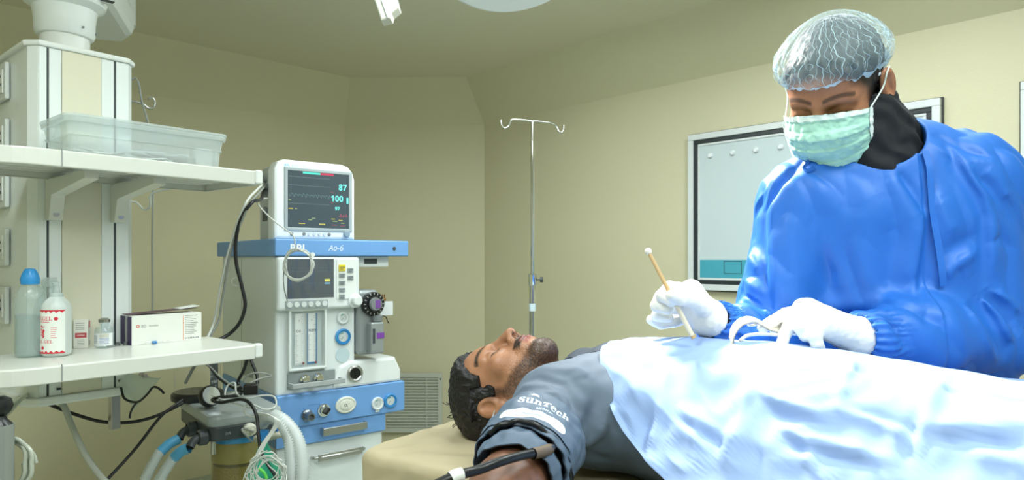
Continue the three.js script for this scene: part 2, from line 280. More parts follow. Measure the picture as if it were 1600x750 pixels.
{ // saline bottles and gel
  const p1 = onPlane(47, 557, LOWER);
  const a = thing('saline_bottle', 'cloudy plastic saline bottle with a blue cap on the lower shelf', 'bottle', [p1.x, LOWER, p1.z]);
  mesh('bottle_body', lathe(bottleLathe(0.034, 0.2, 0.014, 0.74), 36), polyth, a);
  mesh('contents', lathe([[0, 0.004], [0.032, 0.006], [0.032, 0.11], [0, 0.11]], 30), liquid, a);
  mesh('cap', lathe([[0.021, 0], [0.022, 0.014], [0.017, 0.03], [0.011, 0.04], [0, 0.042]], 14, 0, 0.188, 0), bluePl, a);
  const p2 = onPlane(78, 548, LOWER);
  const b = thing('irrigation_bottle', 'clear plastic bottle with an empty neck between saline and gel bottles', 'bottle', [p2.x, LOWER, p2.z]);
  mesh('bottle_body', lathe(bottleLathe(0.038, 0.185, 0.016, 0.66), 36), polyth, b);
  mesh('contents', lathe([[0, 0.004], [0.034, 0.006], [0.034, 0.1], [0, 0.1]], 30), liquid, b);
  mesh('cap', lathe([[0.017, 0], [0.0185, 0.01], [0.017, 0.026], [0, 0.028]], 22, 0, 0.176, 0), frosted, b);
  const tg = new THREE.CylinderGeometry(0.0385, 0.0385, 0.022, 6, 1, true, -1.35, 0.45); mesh('yellow_tag', tg.translate(0, 0.085, 0), M('yellow_label', 0xd9d41f, 0.5, { side: THREE.DoubleSide }), b);
  const p3 = onPlane(88, 556, LOWER);
  const c = thing('gel_bottle', 'white gel bottle with red printed label at the shelf front', 'bottle', [p3.x, LOWER, p3.z]);
  mesh('bottle_body', lathe(bottleLathe(0.0345, 0.165, 0.013, 0.74), 36), M('gel_plastic', 0xe4ebe6, 0.3, { transmission: 0.3, thickness: 0, ior: 1.4 }), c);
  mesh('spout', lathe([[0.015, 0], [0.016, 0.012], [0.009, 0.016], [0.006, 0.032], [0.0085, 0.034], [0.0085, 0.042], [0, 0.043]], 20, 0.0, 0.15, 0), frosted, c);
  const tx = print(0.095, 0.112, 5400, (g, w, h) => {
    g.fillStyle = '#e6e9e2'; g.fillRect(0, 0, w, h); g.fillStyle = '#cf2a3a';
    for (const [y, s] of [[0, 1], [h, -1]]) { g.beginPath(); g.moveTo(0, y); for (let k = 0; k <= 80; k++) g.lineTo(w * k / 80, y + s * (h * 0.045 + h * 0.018 * Math.sin(k * 0.62))); g.lineTo(w, y); g.fill(); }
    g.font = `bold ${h * 0.12 | 0}px serif`; g.textAlign = 'center'; g.fillText('PLGEL', w * 0.46, h * 0.235); g.font = `bold ${h * 0.1 | 0}px serif`; g.fillText('U.S. GEL', w * 0.46, h * 0.76);
    g.fillRect(w * 0.3, h * 0.265, w * 0.32, h * 0.012);
    const r = rng(9); for (let k = 0; k < 60; k++) { g.beginPath(); g.ellipse(w * (0.42 + 0.14 * (r() - 0.5)), h * (0.5 + 0.26 * (r() - 0.5)), w * 0.03 * r(), h * 0.025 * r(), r() * 3, 0, 7); g.fill(); }
    g.beginPath(); g.arc(w * 0.42, h * 0.87, w * 0.05, 0, 7); g.fill(); g.beginPath(); g.arc(w * 0.78, h * 0.2, w * 0.05, 0, 7); g.fill();
    for (let k = 0; k < 6; k++) g.fillRect(w * 0.66, h * (0.4 + k * 0.045), w * (0.1 + 0.05 * r()), h * 0.012);
  });
  const lg = new THREE.CylinderGeometry(0.0349, 0.0349, 0.112, 30, 1, true, -1.55, 2.72); mesh('label_print', lg.translate(0, 0.066, 0), new THREE.MeshStandardMaterial({ map: tx, roughness: 0.5, side: THREE.DoubleSide }), c);
}
function carton(name, label, px, py, w, h, d, turn, faces, body = 0xe3e2da) {
  const p = onPlane(px, py, LOWER), o = thing(name, label, 'carton', [p.x, LOWER, p.z], turn);
  mesh('carton_body', box(w, h, d, 0, h / 2, 0, 0.001), M(name + '_card', body, 0.55), o);
  for (const [side, draw] of Object.entries(faces)) {
    const fw = side === 'front' ? w : d; const t = print(fw, h, 3600, draw), g = new THREE.PlaneGeometry(fw - 0.001, h - 0.001);
    if (side === 'front') g.translate(0, h / 2, d / 2 + 0.0004); if (side === 'right') g.rotateY(Math.PI / 2).translate(w / 2 + 0.0004, h / 2, 0); if (side === 'left') g.rotateY(-Math.PI / 2).translate(-w / 2 - 0.0004, h / 2, 0);
    mesh('printed_face', g, new THREE.MeshStandardMaterial({ map: t, roughness: 0.5 }), o);
  }
  return o;
}
carton('drug_carton', 'small white medicine carton with red patches beside the gel bottle', 128, 543, 0.036, 0.08, 0.036, 0.42, {
  front: (g, w, h) => { g.fillStyle = '#e4e2d6'; g.fillRect(0, 0, w, h); g.fillStyle = '#b8474a'; g.fillRect(w * 0.1, h * 0.45, w * 0.8, h * 0.18); g.fillStyle = '#8a8a84'; for (let k = 0; k < 4; k++) g.fillRect(w * 0.15, h * (0.1 + 0.07 * k), w * 0.6, h * 0.018); for (let k = 0; k < 4; k++) g.fillRect(w * 0.25, h * (0.7 + 0.06 * k), w * 0.5, h * 0.016); g.fillStyle = '#efe8e0'; g.font = `bold ${h * 0.07 | 0}px sans-serif`; g.textAlign = 'center'; g.fillText('HYPNO', w / 2, h * 0.56); },
  right: (g, w, h) => { g.fillStyle = '#dcdacd'; g.fillRect(0, 0, w, h); g.fillStyle = '#b92230'; g.fillRect(w * 0.12, h * 0.05, w * 0.7, h * 0.24); g.fillStyle = '#44464a'; g.fillRect(w * 0.3, h * 0.74, w * 0.4, h * 0.18); g.fillStyle = '#9a9a94'; for (let k = 0; k < 6; k++) g.fillRect(w * 0.15, h * (0.38 + 0.05 * k), w * 0.65, h * 0.014); }
});
carton('drug_carton', 'pale carton with dark base standing behind the medicine carton', 112, 538, 0.03, 0.092, 0.03, 0.3, { front: (g, w, h) => { g.fillStyle = '#c9ccc6'; g.fillRect(0, 0, w, h); g.fillStyle = '#2e3236'; g.fillRect(0, h * 0.72, w, h * 0.28); g.fillStyle = '#7e827e'; for (let k = 0; k < 7; k++) g.fillRect(w * 0.1, h * (0.12 + 0.06 * k), w * 0.8, h * 0.02); } }, 0xc9ccc6);
{
  const p = onPlane(163, 543, LOWER), o = thing('medicine_vial', 'short glass medicine vial with a printed white label', 'vial', [p.x, LOWER, p.z]);
  mesh('vial_glass', lathe([[0, 0.001], [0.022, 0.001], [0.0245, 0.005], [0.0245, 0.05], [0.021, 0.058], [0.012, 0.063], [0.011, 0.07], [0.014, 0.072], [0.014, 0.078], [0, 0.079]], 32), M('vial_glass', 0xf2f8f8, 0.05, { transmission: 0.9, thickness: 0, ior: 1.45 }), o);
  mesh('crimp_cap', lathe([[0.0145, 0], [0.0148, 0.008], [0.009, 0.012], [0, 0.0125]], 24, 0, 0.073, 0), steel, o);
  const t = print(0.11, 0.036, 4000, (g, w, h) => { g.fillStyle = '#e3e6e4'; g.fillRect(0, 0, w, h); g.fillStyle = '#6f7d94'; for (let k = 0; k < 6; k++) g.fillRect(w * 0.06, h * (0.18 + k * 0.11), w * 0.4, h * 0.035); g.fillStyle = '#c9c9bc'; g.fillRect(w * 0.55, h * 0.05, w * 0.3, h * 0.3); g.fillStyle = '#5566a8'; g.fillRect(w * 0.55, h * 0.4, w * 0.3, h * 0.04); for (let k = 0; k < 4; k++) g.fillRect(w * 0.55, h * (0.5 + k * 0.1), w * 0.3, h * 0.03); });
  mesh('label_print', new THREE.CylinderGeometry(0.0249, 0.0249, 0.036, 30, 1, true, -1.7, 3.2).translate(0, 0.025, 0), new THREE.MeshStandardMaterial({ map: t, roughness: 0.5, side: THREE.DoubleSide }), o);
  const q = onPlane(158, 535, LOWER), r = thing('syringe', 'upright clear syringe with a pink tip behind the vial', 'syringe', [q.x - 0.004, LOWER, q.z]);
  mesh('barrel', cyl(0.006, 0.006, 0.08, 0, 0.04, 0, 'y', 16), clear, r); mesh('tip', cyl(0.004, 0.003, 0.028, 0, 0.094, 0, 'y', 12), M('pink_tip', 0xc9838a, 0.5), r);
}
{
  const a = pend(0.09, LOWER, 0.085), w = 0.205, turn = PT, d = 0.08, h = 0.086, nrm = V(Math.sin(turn), 0, Math.cos(turn)), c = a.clone().add(V(Math.cos(turn), 0, -Math.sin(turn)).multiplyScalar(w / 2)).addScaledVector(nrm, -d / 2);
  const o = thing('needle_box', 'long white carton with purple end and open torn lid on the lower shelf', 'carton', [c.x, LOWER, c.z], turn);
  const purple = M('purple_card', 0x33214f, 0.5);
  mesh('carton_body', box(w, h, d, 0, h / 2, 0, 0.001), M('needle_card', 0xdfe0d8, 0.55), o);
  mesh('purple_end', box(0.0012, h * 0.97, d * 0.98, -w / 2 - 0.0007, h / 2, 0, 0), purple, o);
  mesh('grey_band', box(0.002, h * 0.97, 0.016, -w / 2 - 0.0012, h / 2, 0.005, 0), M('band_grey', 0x9b9a98, 0.5), o);
  const lid = box(w * 0.98, 0.0015, d * 0.7, 0, 0, 0, 0); lid.rotateZ(0.05); mesh('torn_lid', lid.translate(0.0, h + 0.0075, -0.01), M('lid_brown', 0x57404a, 0.6), o);
  const flap = box(0.06, 0.0015, 0.05, 0, 0, 0, 0); flap.rotateZ(0.12); mesh('lid_flap', flap.translate(w * 0.36, h + 0.016, 0), whiteMatt, o);
  const t = print(w, h, 3000, (g, W_, H_) => { g.fillStyle = '#dedfd6'; g.fillRect(0, 0, W_, H_); g.strokeStyle = '#c8402a'; g.lineWidth = H_ * 0.025; g.beginPath(); g.arc(W_ * 0.08, H_ * 0.36, H_ * 0.045, 0, 7); g.stroke(); g.fillStyle = '#5a5a58'; g.font = `${H_ * 0.13 | 0}px sans-serif`; g.fillText('BD', W_ * 0.125, H_ * 0.41); g.font = `${H_ * 0.09 | 0}px sans-serif`; g.fillText('Needles', W_ * 0.23, H_ * 0.395); g.fillStyle = '#d9703e'; g.fillRect(W_ * 0.72, H_ * 0.08, W_ * 0.008, H_ * 0.88); g.fillStyle = '#6a6c6c'; const r = rng(3); for (let k = 0; k < 11; k++) g.fillRect(W_ * 0.75, H_ * (0.08 + 0.065 * k), W_ * (0.12 + 0.1 * r()), H_ * 0.018); g.fillStyle = '#2e2e30'; for (let k = 0; k < 9; k++) g.fillRect(W_ * (0.75 + 0.024 * k), H_ * 0.88, W_ * 0.012, H_ * 0.05); });
  mesh('printed_face', new THREE.PlaneGeometry(w - 0.001, h - 0.001).translate(0, h / 2, d / 2 + 0.0005), new THREE.MeshStandardMaterial({ map: t, roughness: 0.5 }), o);
}
{ // loose bits on the shelf
  const r = rng(21);
  const p = onPlane(242, 537, LOWER), o = thing('needle_cap_set', 'crumpled clear wrapper with blue needle hub in front of the white carton', 'wrapper', [p.x, LOWER, p.z], PT);
  const g = new THREE.PlaneGeometry(0.1, 0.03, 16, 6); g.rotateX(-Math.PI / 2); { const a = g.attributes.position; for (let i = 0; i < a.count; i++) a.setY(i, 0.002 + 0.006 * Math.abs(noise2(a.getX(i) * 60, a.getZ(i) * 60))); g.computeVertexNormals(); }
  mesh('film', g, M('wrapper_film', 0xffffff, 0.1, { transmission: 0.9, thickness: 0, side: THREE.DoubleSide }), o);
  for (let k = 0; k < 5; k++) { const q = cyl(0.004, 0.003, 0.018, 0, 0, 0, 'x', 10); q.rotateY(r() * 3); mesh('blue_hub', q.translate((r() - 0.5) * 0.026, 0.005, (r() - 0.5) * 0.014), M('hub_blue' + k, 0x4aa3e0, 0.4, { transmission: 0.4, thickness: 0 }), o); }
  const p2 = onPlane(184, 540, LOWER);
  for (let k = 0; k < 3; k++) { const t = tag(mesh('rubber_stopper', lathe([[0, 0], [0.007, 0], [0.007, 0.004], [0.005, 0.005], [0.005, 0.01], [0, 0.01]], 16), M('stopper_grey' + k, 0x6d716f, 0.6)), ['grey stopper nearest the vial on the shelf', 'grey stopper in the middle of three by the vial', 'grey stopper nearest the purple box end'][k], 'stopper', 'loose stoppers on the shelf'); t.position.set(p2.x + (k - 1) * 0.017, LOWER + 0.0, p2.z - (k - 1) * 0.012); }
}
// ------------------------------------------------ hoses, cables and the face mask under the pendant
const cable = (name, label, cat, pts, r, mat, n = 70, group) => tag(mesh(name, tube(pts, r, n, 8), mat), label, cat, group);
cable('infusion_line', 'thin clear tube looping down from the hook behind the pendant', 'tube', [pend(0.14, 1.79, -0.22), at(212, 122, 2.25), at(222, 160, 2.25), at(232, 195, 2.25), at(238, 250, 2.25), at(238, 380, 2.25), at(238, 500, 2.25), at(236, 560, 2.25)], 0.0032, greyCable);
cable('power_cable', 'pale cable loop hanging under the upper shelf beside the column', 'cable', [pend(0.137, 1.46, -0.12), at(212, 316, 2.16), at(226, 328, 2.16), at(234, 322, 2.16), at(236, 304, 2.16), pend(0.26, 1.51, -0.02)], 0.003, whiteCable);
cable('black_hose', 'thick black cable sagging from the column bottom to the absorber', 'cable', [pend(-0.12, 0.875, -0.14), at(66, 628, 2.0), at(110, 645, 2.02), at(160, 659, 2.05), at(200, 660, 2.08), at(232, 654, 2.1), at(262, 642, 2.16), at(285, 630, 2.22)], 0.0052, blackCable);
cable('black_hose', 'straight black cable running from the absorber down to the floor', 'cable', [at(285, 625, 2.2), at(254, 648, 2.12), at(210, 703, 2.0), at(165, 752, 1.9), at(120, 800, 1.8), at(60, 900, 1.75), at(20, 1120, 1.8)], 0.0045, blackCable);
cable('grey_hose', 'thick pale grey hose hanging from the column to the floor', 'hose', [pend(-0.06, 0.88, -0.1), at(98, 632, 1.95), at(112, 665, 1.93), at(132, 708, 1.9), at(152, 738, 1.88), at(185, 775, 1.85), at(230, 850, 1.85), at(260, 1060, 1.9)], 0.0085, M('hose_grey', 0xa9aca0, 0.5));
{
  const c = at(224, 612, 1.98), o = thing('oxygen_mask', 'clear plastic oxygen face mask hanging under the lower shelf', 'face mask', c.toArray(), 0.2);
  const film = M('mask_film', 0xe6ece6, 0.15, { transmission: 0.66, thickness: 0, ior: 1.45, side: THREE.DoubleSide });
  const pr = [[0.008, 0.07], [0.016, 0.062], [0.026, 0.035], [0.036, 0.0], [0.042, -0.01], [0.046, -0.012]].map(p => new THREE.Vector2(...p));
  const shell = new THREE.LatheGeometry(pr, 30); shell.scale(1.35, 1, 0.8); shell.rotateZ(0.9); shell.rotateY(0.2);
  mesh('mask_shell', shell, film, o);
  mesh('connector', [cyl(0.006, 0.006, 0.03, 0, 0, 0, 'y', 16).rotateZ(-0.3).translate(-0.002, 0.062, 0), cyl(0.009, 0.007, 0.012, 0.004, 0.045, 0, 'y', 16)], M('connector_pale', 0xd9cfd2, 0.3, { transmission: 0.5, thickness: 0 }), o);
  mesh('elastic_strap', tube([[-0.05, 0.02, 0.03], [-0.035, -0.01, 0.045], [0.0, -0.02, 0.05], [0.025, 0.0, 0.05], [0.04, 0.02, 0.04], [0.055, 0.012, 0.035], [0.065, -0.002, 0.03]], 0.0035, 40, 6), black, o);
  mesh('strap_end', tube([[0.0, -0.02, 0.05], [-0.012, -0.035, 0.05], [-0.02, -0.055, 0.048], [-0.022, -0.066, 0.045]], 0.003, 20, 6), black, o);
  mesh('supply_tube', tube([[0.002, 0.07, 0], [0.008, 0.09, 0], [0.012, 0.12, 0]], 0.0028, 20, 8), M('clear_tube', 0xdfe4dc, 0.2, { transmission: 0.6, thickness: 0 }), o);
}
{ // suction regulator at the lower left edge
  const c = at(-4, 700, 1.45), o = thing('suction_regulator', 'grey cylinder with a black knob at the lower left corner', 'regulator', [c.x, 0, c.z]);
  mesh('cylinder', lathe([[0, 0], [0.028, 0], [0.03, 0.01], [0.03, 0.5], [0, 0.502]], 30, 0, 0.423, 0), M('cylinder_grey', 0x9aa09a, 0.35, { metalness: 0.4 }), o);
  mesh('stand', [cyl(0.012, 0.012, 0.42, 0, 0.212, 0), lathe([[0, 0], [0.16, 0], [0.16, 0.012], [0.02, 0.03], [0, 0.03]], 30)], greyPl, o);
  mesh('knob', lathe([[0.018, 0], [0.024, 0.004], [0.013, 0.016], [0.011, 0.024], [0.02, 0.034], [0.024, 0.046], [0.02, 0.06], [0.008, 0.067], [0, 0.067]], 28, 0.006, 0.918, 0), black, o);
  const ct = M('clear_hose', 0xc3c8b8, 0.15, { transmission: 0.3, thickness: 0, ior: 1.4 });
  const r = rng(8), pts = [];
  for (let k = 0; k <= 70; k++) { const a = k / 70 * Math.PI * 2 * 5, q = at(20 + (17 + 3.6 * k / 14 + 2 * Math.sin(k * 2.1)) * Math.cos(a), 724 + (36 + 4 * Math.sin(k * 0.7)) * Math.sin(a), 1.5 + 0.02 * Math.sin(k * 0.3)); pts.push(q); }
  tag(mesh('tubing_coil', tube(pts, 0.0045, 400, 8), ct), 'coil of clear suction tubing beside the grey cylinder', 'tubing');
  cable('suction_tube', 'short clear tube from the column base to the black knob', 'tube', [pend(-0.13, 0.9, -0.05), at(28, 628, 1.7), at(12, 645, 1.6), at(-6, 658, 1.5)], 0.006, ct);
}
// ---------------------------------------------------------------- anaesthesia workstation
const MT = Math.atan2(0.629, 0.777), MO = V(-0.678, 0, -2.725), MU = V(0.777, 0, -0.629), MN = V(0.629, 0, 0.777);
const mac = (x, y, z) => MO.clone().addScaledVector(MU, x).addScaledVector(MN, z).setY(y);
const gaugeFace = (rim) => print(0.05, 0.05, 3600, (g, w, h) => {
  g.fillStyle = rim; g.fillRect(0, 0, w, h); g.fillStyle = '#c9d0cf'; g.beginPath(); g.arc(w / 2, h / 2, w * 0.36, 0, 7); g.fill();
  g.strokeStyle = '#3b4248'; g.lineWidth = w * 0.025; for (let k = 0; k < 11; k++) { const a = 2.4 + k * 0.45; g.beginPath(); g.moveTo(w / 2 + Math.cos(a) * w * 0.25, h / 2 + Math.sin(a) * w * 0.25); g.lineTo(w / 2 + Math.cos(a) * w * 0.32, h / 2 + Math.sin(a) * w * 0.32); g.stroke(); }
  g.lineWidth = w * 0.035; g.beginPath(); g.moveTo(w / 2, h / 2); g.lineTo(w * 0.33, h * 0.66); g.stroke(); g.fillStyle = '#4a8f7c'; g.beginPath(); g.arc(w / 2, h / 2, w * 0.34, 3.9, 4.7); g.arc(w / 2, h / 2, w * 0.26, 4.7, 3.9, true); g.fill();
});
const discUv = (r, x, y, z) => new THREE.CircleGeometry(r, 32).translate(x, y, z);
{
  const o = thing('anaesthesia_machine', 'tall white and blue anaesthesia workstation with gauges and flow tubes', 'medical machine', [MO.x, 0, MO.z], MT);
  const gaugeM = { white: new THREE.MeshStandardMaterial({ map: gaugeFace('#dfe5e3'), roughness: 0.3 }), blue: new THREE.MeshStandardMaterial({ map: gaugeFace('#2f86c4'), roughness: 0.3 }) };
  const rimBlue = M('gauge_rim_blue', 0x3d8fca, 0.35), rimWhite = M('gauge_rim_white', 0xdde3e2, 0.35);
  const gauge = (x, y, z, r, kind, parent) => { const g = mesh('gauge', lathe([[0, 0], [r, 0], [r, 0.008], [r * 0.86, 0.011], [r * 0.82, 0.006], [0, 0.006]], 32, x, y, z, 'z'), kind === 'blue' ? rimBlue : rimWhite, parent); mesh('dial_face', discUv(r * 0.85, x, y, z + 0.0075), gaugeM[kind], g); return g; };
  // cabinet with drawers
  mesh('cabinet', box(0.46, 0.46, 0.62, -0.045, 0.325, -0.35, 0.006), machineWhite, o);
  for (const [y, h] of [[0.44, 0.225], [0.205, 0.225]]) {
    const d = mesh('drawer', box(0.452, h, 0.02, -0.045, y, -0.033, 0.006), machineWhite, o);
    mesh('handle', tube([[-0.13, y + 0.055, -0.03], [-0.128, y + 0.055, -0.005], [-0.06, y + 0.055, 0.006], [0.02, y + 0.055, 0.006], [0.088, y + 0.055, -0.005], [0.09, y + 0.055, -0.03]], 0.006, 40, 8).scale(1, 1, 1), steel, d);
    mesh('handle_plate', box(0.19, 0.028, 0.004, -0.02, y + 0.055, 0.006, 0.002), steel, d);
  }
  mesh('castor_base', box(0.52, 0.07, 0.68, -0.04, 0.09, -0.35, 0.02), greyPl, o);
  for (const x of [-0.25, 0.17]) for (const z of [-0.07, -0.63]) mesh('castor', [cyl(0.05, 0.05, 0.025, x, 0.05, z, 'x', 24)], darkGrey, o);
  const bd = mesh('blue_drawer', box(0.466, 0.075, 0.64, -0.044, 0.592, -0.328, 0.004), machineBlue, o);
  mesh('handle', [box(0.19, 0.03, 0.004, -0.005, 0.597, 0.02, 0.002), box(0.006, 0.03, 0.028, -0.098, 0.597, 0.008, 0.002), box(0.006, 0.03, 0.028, 0.088, 0.597, 0.008, 0.002)], steel, bd);
  // blue work-surface body
  const wb = mesh('blue_worktop', box(0.555, 0.128, 0.70, 0, 0.692, -0.35, 0.006), machineBlue, o);
  mesh('outlet_nozzle', [lathe([[0.022, 0], [0.022, 0.012], [0.016, 0.018], [0.0155, 0.05], [0.011, 0.05], [0.011, 0.03], [0, 0.03]], 28, -0.16, 0.672, 0.0, 'z')], M('nozzle_steel', 0x8b9092, 0.3, { metalness: 0.8 }), wb);
  const sk = mesh('selector_knob', lathe([[0.025, 0], [0.025, 0.01], [0.02, 0.012], [0.019, 0.022], [0, 0.022]], 28, -0.092, 0.682, 0, 'z'), chrome, wb);
  mesh('knob_grip', box(0.014, 0.03, 0.022, 0, 0, 0, 0.005).rotateZ(-0.7).translate(-0.088, 0.682, 0.028), black, sk);
  const fl = lathe([[0.042, 0], [0.042, 0.006], [0.036, 0.01], [0.034, 0.007], [0.026, 0.007], [0.024, 0.011], [0, 0.012]], 36, 0, 0, 0, 'z'); fl.scale(1.05, 0.8, 1);
  const flush = mesh('oxygen_flush_button', fl.translate(0.003, 0.69, 0), M('button_ivory', 0xdedfd2, 0.35), wb);
  mesh('flush_print', new THREE.PlaneGeometry(0.036, 0.024).translate(0.003, 0.69, 0.0126), new THREE.MeshStandardMaterial({ map: print(0.036, 0.024, 4000, (g, w, h) => { g.fillStyle = '#dedfd2'; g.fillRect(0, 0, w, h); g.fillStyle = '#24282a'; g.font = `bold ${h * 0.7 | 0}px sans-serif`; g.textAlign = 'center'; g.fillText('O', w * 0.34, h * 0.75); g.font = `bold ${h * 0.4 | 0}px sans-serif`; g.fillText('2', w * 0.58, h * 0.85); g.fillText('+', w * 0.76, h * 0.45); }), roughness: 0.4 }), flush);
  mesh('print_outline', [box(0.05, 0.0012, 0.0008, -0.13, 0.708, 0.0003, 0), box(0.0012, 0.05, 0.0008, -0.107, 0.682, 0.0003, 0), box(0.03, 0.0012, 0.0008, -0.12, 0.655, 0.0003, 0)], M('print_darkblue', 0x4a78a8, 0.5), wb);
  gauge(0.145, 0.676, 0, 0.027, 'white', wb); gauge(0.205, 0.68, 0, 0.03, 'blue', wb);
  mesh('gauge_lip', box(0.018, 0.012, 0.006, 0.145, 0.646, 0.002, 0.002), rimWhite, wb);
  // upper body
  const ub = mesh('upper_body', box(0.33, 0.545, 0.69, -0.112, 1.025, -0.36, 0.012), machineWhite, o);
  for (const [y, z] of [[1.17, -0.32], [1.13, -0.32], [1.17, -0.14], [0.98, -0.1], [0.83, -0.1], [1.12, -0.18]]) mesh('screw_cap', lathe([[0, 0.006], [0.008, 0.005], [0.01, 0]], 14, -0.277, y, z, 'x').scale(1, 1, 1), whiteMatt, ub);
  mesh('side_seam', box(0.001, 0.5, 0.003, -0.2772, 1.03, -0.42, 0), greyPl, ub);
  mesh('side_hook', tube([[-0.277, 1.2, -0.5], [-0.292, 1.19, -0.5], [-0.294, 1.175, -0.49], [-0.29, 1.165, -0.47], [-0.277, 1.165, -0.46]], 0.004, 24, 8), whiteMatt, ub);
  mesh('side_louvre_plate', box(0.002, 0.08, 0.12, -0.278, 0.83, -0.33, 0.001), M('louvre_grey', 0x9aa29e, 0.5), ub);
  // ventilator display module, proud of the body
  const vm = mesh('ventilator_module', box(0.342, 0.21, 0.06, -0.112, 1.187, -0.012, 0.014), machineWhite, o);
  const scr = print(0.185, 0.15, 2600, (g, w, h) => { g.fillStyle = '#2c3a44'; g.fillRect(0, 0, w, h); g.strokeStyle = '#4a5c68'; g.lineWidth = 2; for (const y of [0.22, 0.3, 0.62]) { g.beginPath(); g.moveTo(0, h * y); g.lineTo(w, h * (y + 0.01)); g.stroke(); } g.fillStyle = '#d5cf62'; g.fillRect(w * 0.8, h * 0.52, w * 0.12, h * 0.07); g.fillStyle = '#5f8fb0'; g.fillRect(w * 0.8, h * 0.61, w * 0.12, h * 0.05); });
  const vs = mesh('screen', box(0.187, 0.152, 0.004, -0.149, 1.205, 0.018, 0.001), M('screen_bezel', 0x20292e, 0.3), vm);
  mesh('screen_picture', new THREE.PlaneGeometry(0.182, 0.147).translate(-0.149, 1.205, 0.0205), new THREE.MeshStandardMaterial({ map: scr, emissive: 0xffffff, emissiveMap: scr, emissiveIntensity: 0.25, roughness: 0.15 }), vs);
  { // protective film, taped and wrinkled
    const g = new THREE.PlaneGeometry(0.2, 0.175, 24, 20); const a = g.attributes.position; for (let i = 0; i < a.count; i++) { const x = a.getX(i), y = a.getY(i); a.setZ(i, 0.002 + 0.005 * Math.max(0, noise2(x * 25 + 3, y * 9)) + 0.006 * smooth(-0.06, -0.0875, y) * Math.abs(noise2(x * 60, 4))); } g.computeVertexNormals();
    mesh('protective_film', g.translate(-0.149, 1.2, 0.021), M('film', 0xffffff, 0.08, { transmission: 0.94, thickness: 0, ior: 1.4, side: THREE.DoubleSide }), vm);
  }
  const panelPl = mesh('button_panel', box(0.083, 0.16, 0.003, -0.003, 1.2, 0.019, 0.001), whiteMatt, vm);
  const keyM = M('key_grey', 0x9aa3a3, 0.5), keyY = M('key_yellow', 0xd8c51c, 0.5), keyD = M('key_print', 0x4d5558, 0.5);
  [[-0.022, 1.245, 0.028, 0.026, keyY], [0.014, 1.235, 0.026, 0.02, keyM], [-0.022, 1.215, 0.026, 0.018, keyM], [0.014, 1.205, 0.026, 0.018, keyM], [-0.022, 1.185, 0.026, 0.018, keyM], [-0.022, 1.157, 0.026, 0.018, keyM], [-0.022, 1.13, 0.024, 0.02, keyM]].forEach(([x, y, w, h, m]) => { const k = mesh('key', box(w, h, 0.005, x, y, 0.022, 0.002), m, vm); mesh('key_mark', [box(w * 0.7, 0.0025, 0.001, x, y + 0.003, 0.0248, 0), box(w * 0.5, 0.0025, 0.001, x - 0.002, y - 0.004, 0.0248, 0)], keyD, k); });
  mesh('soft_key_strip', box(0.17, 0.032, 0.003, -0.165, 1.105, 0.019, 0.001), keyM, vm);
  for (let k = 0; k < 6; k++) mesh('round_key', lathe([[0, 0.004], [0.0095, 0.004], [0.011, 0.002], [0.011, 0]], 20, -0.235 + k * 0.028, 1.105, 0.02, 'z'), M('round_key' + k, 0xd9dedc, 0.4), vm);
  mesh('rotary_knob', [lathe([[0.03, 0], [0.03, 0.006], [0.022, 0.008], [0.02, 0.03], [0.016, 0.034], [0, 0.034]], 30, 0.035, 1.112, 0.018, 'z')], machineWhite, vm);
  // flow tubes
  const fw = mesh('flow_window', box(0.135, 0.22, 0.006, -0.155, 0.968, -0.013, 0.001), M('window_back', 0xb9c4c4, 0.35), o);
  const sc = (txt, bg) => print(0.04, 0.2, 2400, (g, w, h) => { g.fillStyle = bg; g.fillRect(0, 0, w, h); g.fillStyle = '#e6eae8'; g.fillRect(w * 0.1, 0, w * 0.75, h * 0.96); g.fillStyle = '#2b3a48'; g.font = `bold ${w * 0.36 | 0}px sans-serif`; g.fillText(txt, w * 0.14, h * 0.36); g.font = `bold ${w * 0.2 | 0}px sans-serif`; g.fillText('T', w * 0.4, h * 0.15); for (let k = 0; k < 26; k++) { g.fillRect(w * 0.14, h * (0.42 + k * 0.02), w * (k % 5 ? 0.08 : 0.16), h * 0.004); g.fillRect(w * 0.66, h * (0.05 + k * 0.034), w * (k % 5 ? 0.08 : 0.16), h * 0.004); } });
  [['O2', '#c8d0d0', -0.185], ['N2O', '#3f78a8', -0.135]].forEach(([t, bg, x]) => { const p = mesh('flow_scale', box(0.042, 0.2, 0.004, x, 0.968, -0.008, 0.001), rimWhite, o); mesh('scale_print', new THREE.PlaneGeometry(0.041, 0.199).translate(x, 0.968, -0.0055), new THREE.MeshStandardMaterial({ map: sc(t, bg), roughness: 0.4 }), p); mesh('flow_tube', [cyl(0.005, 0.005, 0.2, x + 0.012, 0.968, 0.001, 'y', 14)], clear, p); mesh('float', lathe([[0, 0], [0.004, 0.002], [0.004, 0.008], [0, 0.01]], 12, x + 0.012, 0.87, 0.001), M('float_red', 0x8a2c2c, 0.4), p); });
  mesh('window_cover', box(0.135, 0.22, 0.002, -0.155, 0.968, 0.006, 0.0005), clear, fw);
  mesh('window_frame', [box(0.15, 0.01, 0.022, -0.155, 0.853, -0.004), box(0.15, 0.01, 0.022, -0.155, 1.083, -0.004), box(0.01, 0.24, 0.022, -0.227, 0.968, -0.004), box(0.01, 0.24, 0.022, -0.083, 0.968, -0.004)], machineWhite, fw);
  gauge(-0.003, 1.042, -0.014, 0.026, 'white', o); gauge(-0.003, 0.965, -0.014, 0.033, 'blue', o);
  mesh('blank_disc', lathe([[0, 0.003], [0.03, 0.003], [0.031, 0]], 30, -0.003, 0.89, -0.015, 'z'), M('disc_pale', 0xc2d5da, 0.4), o);
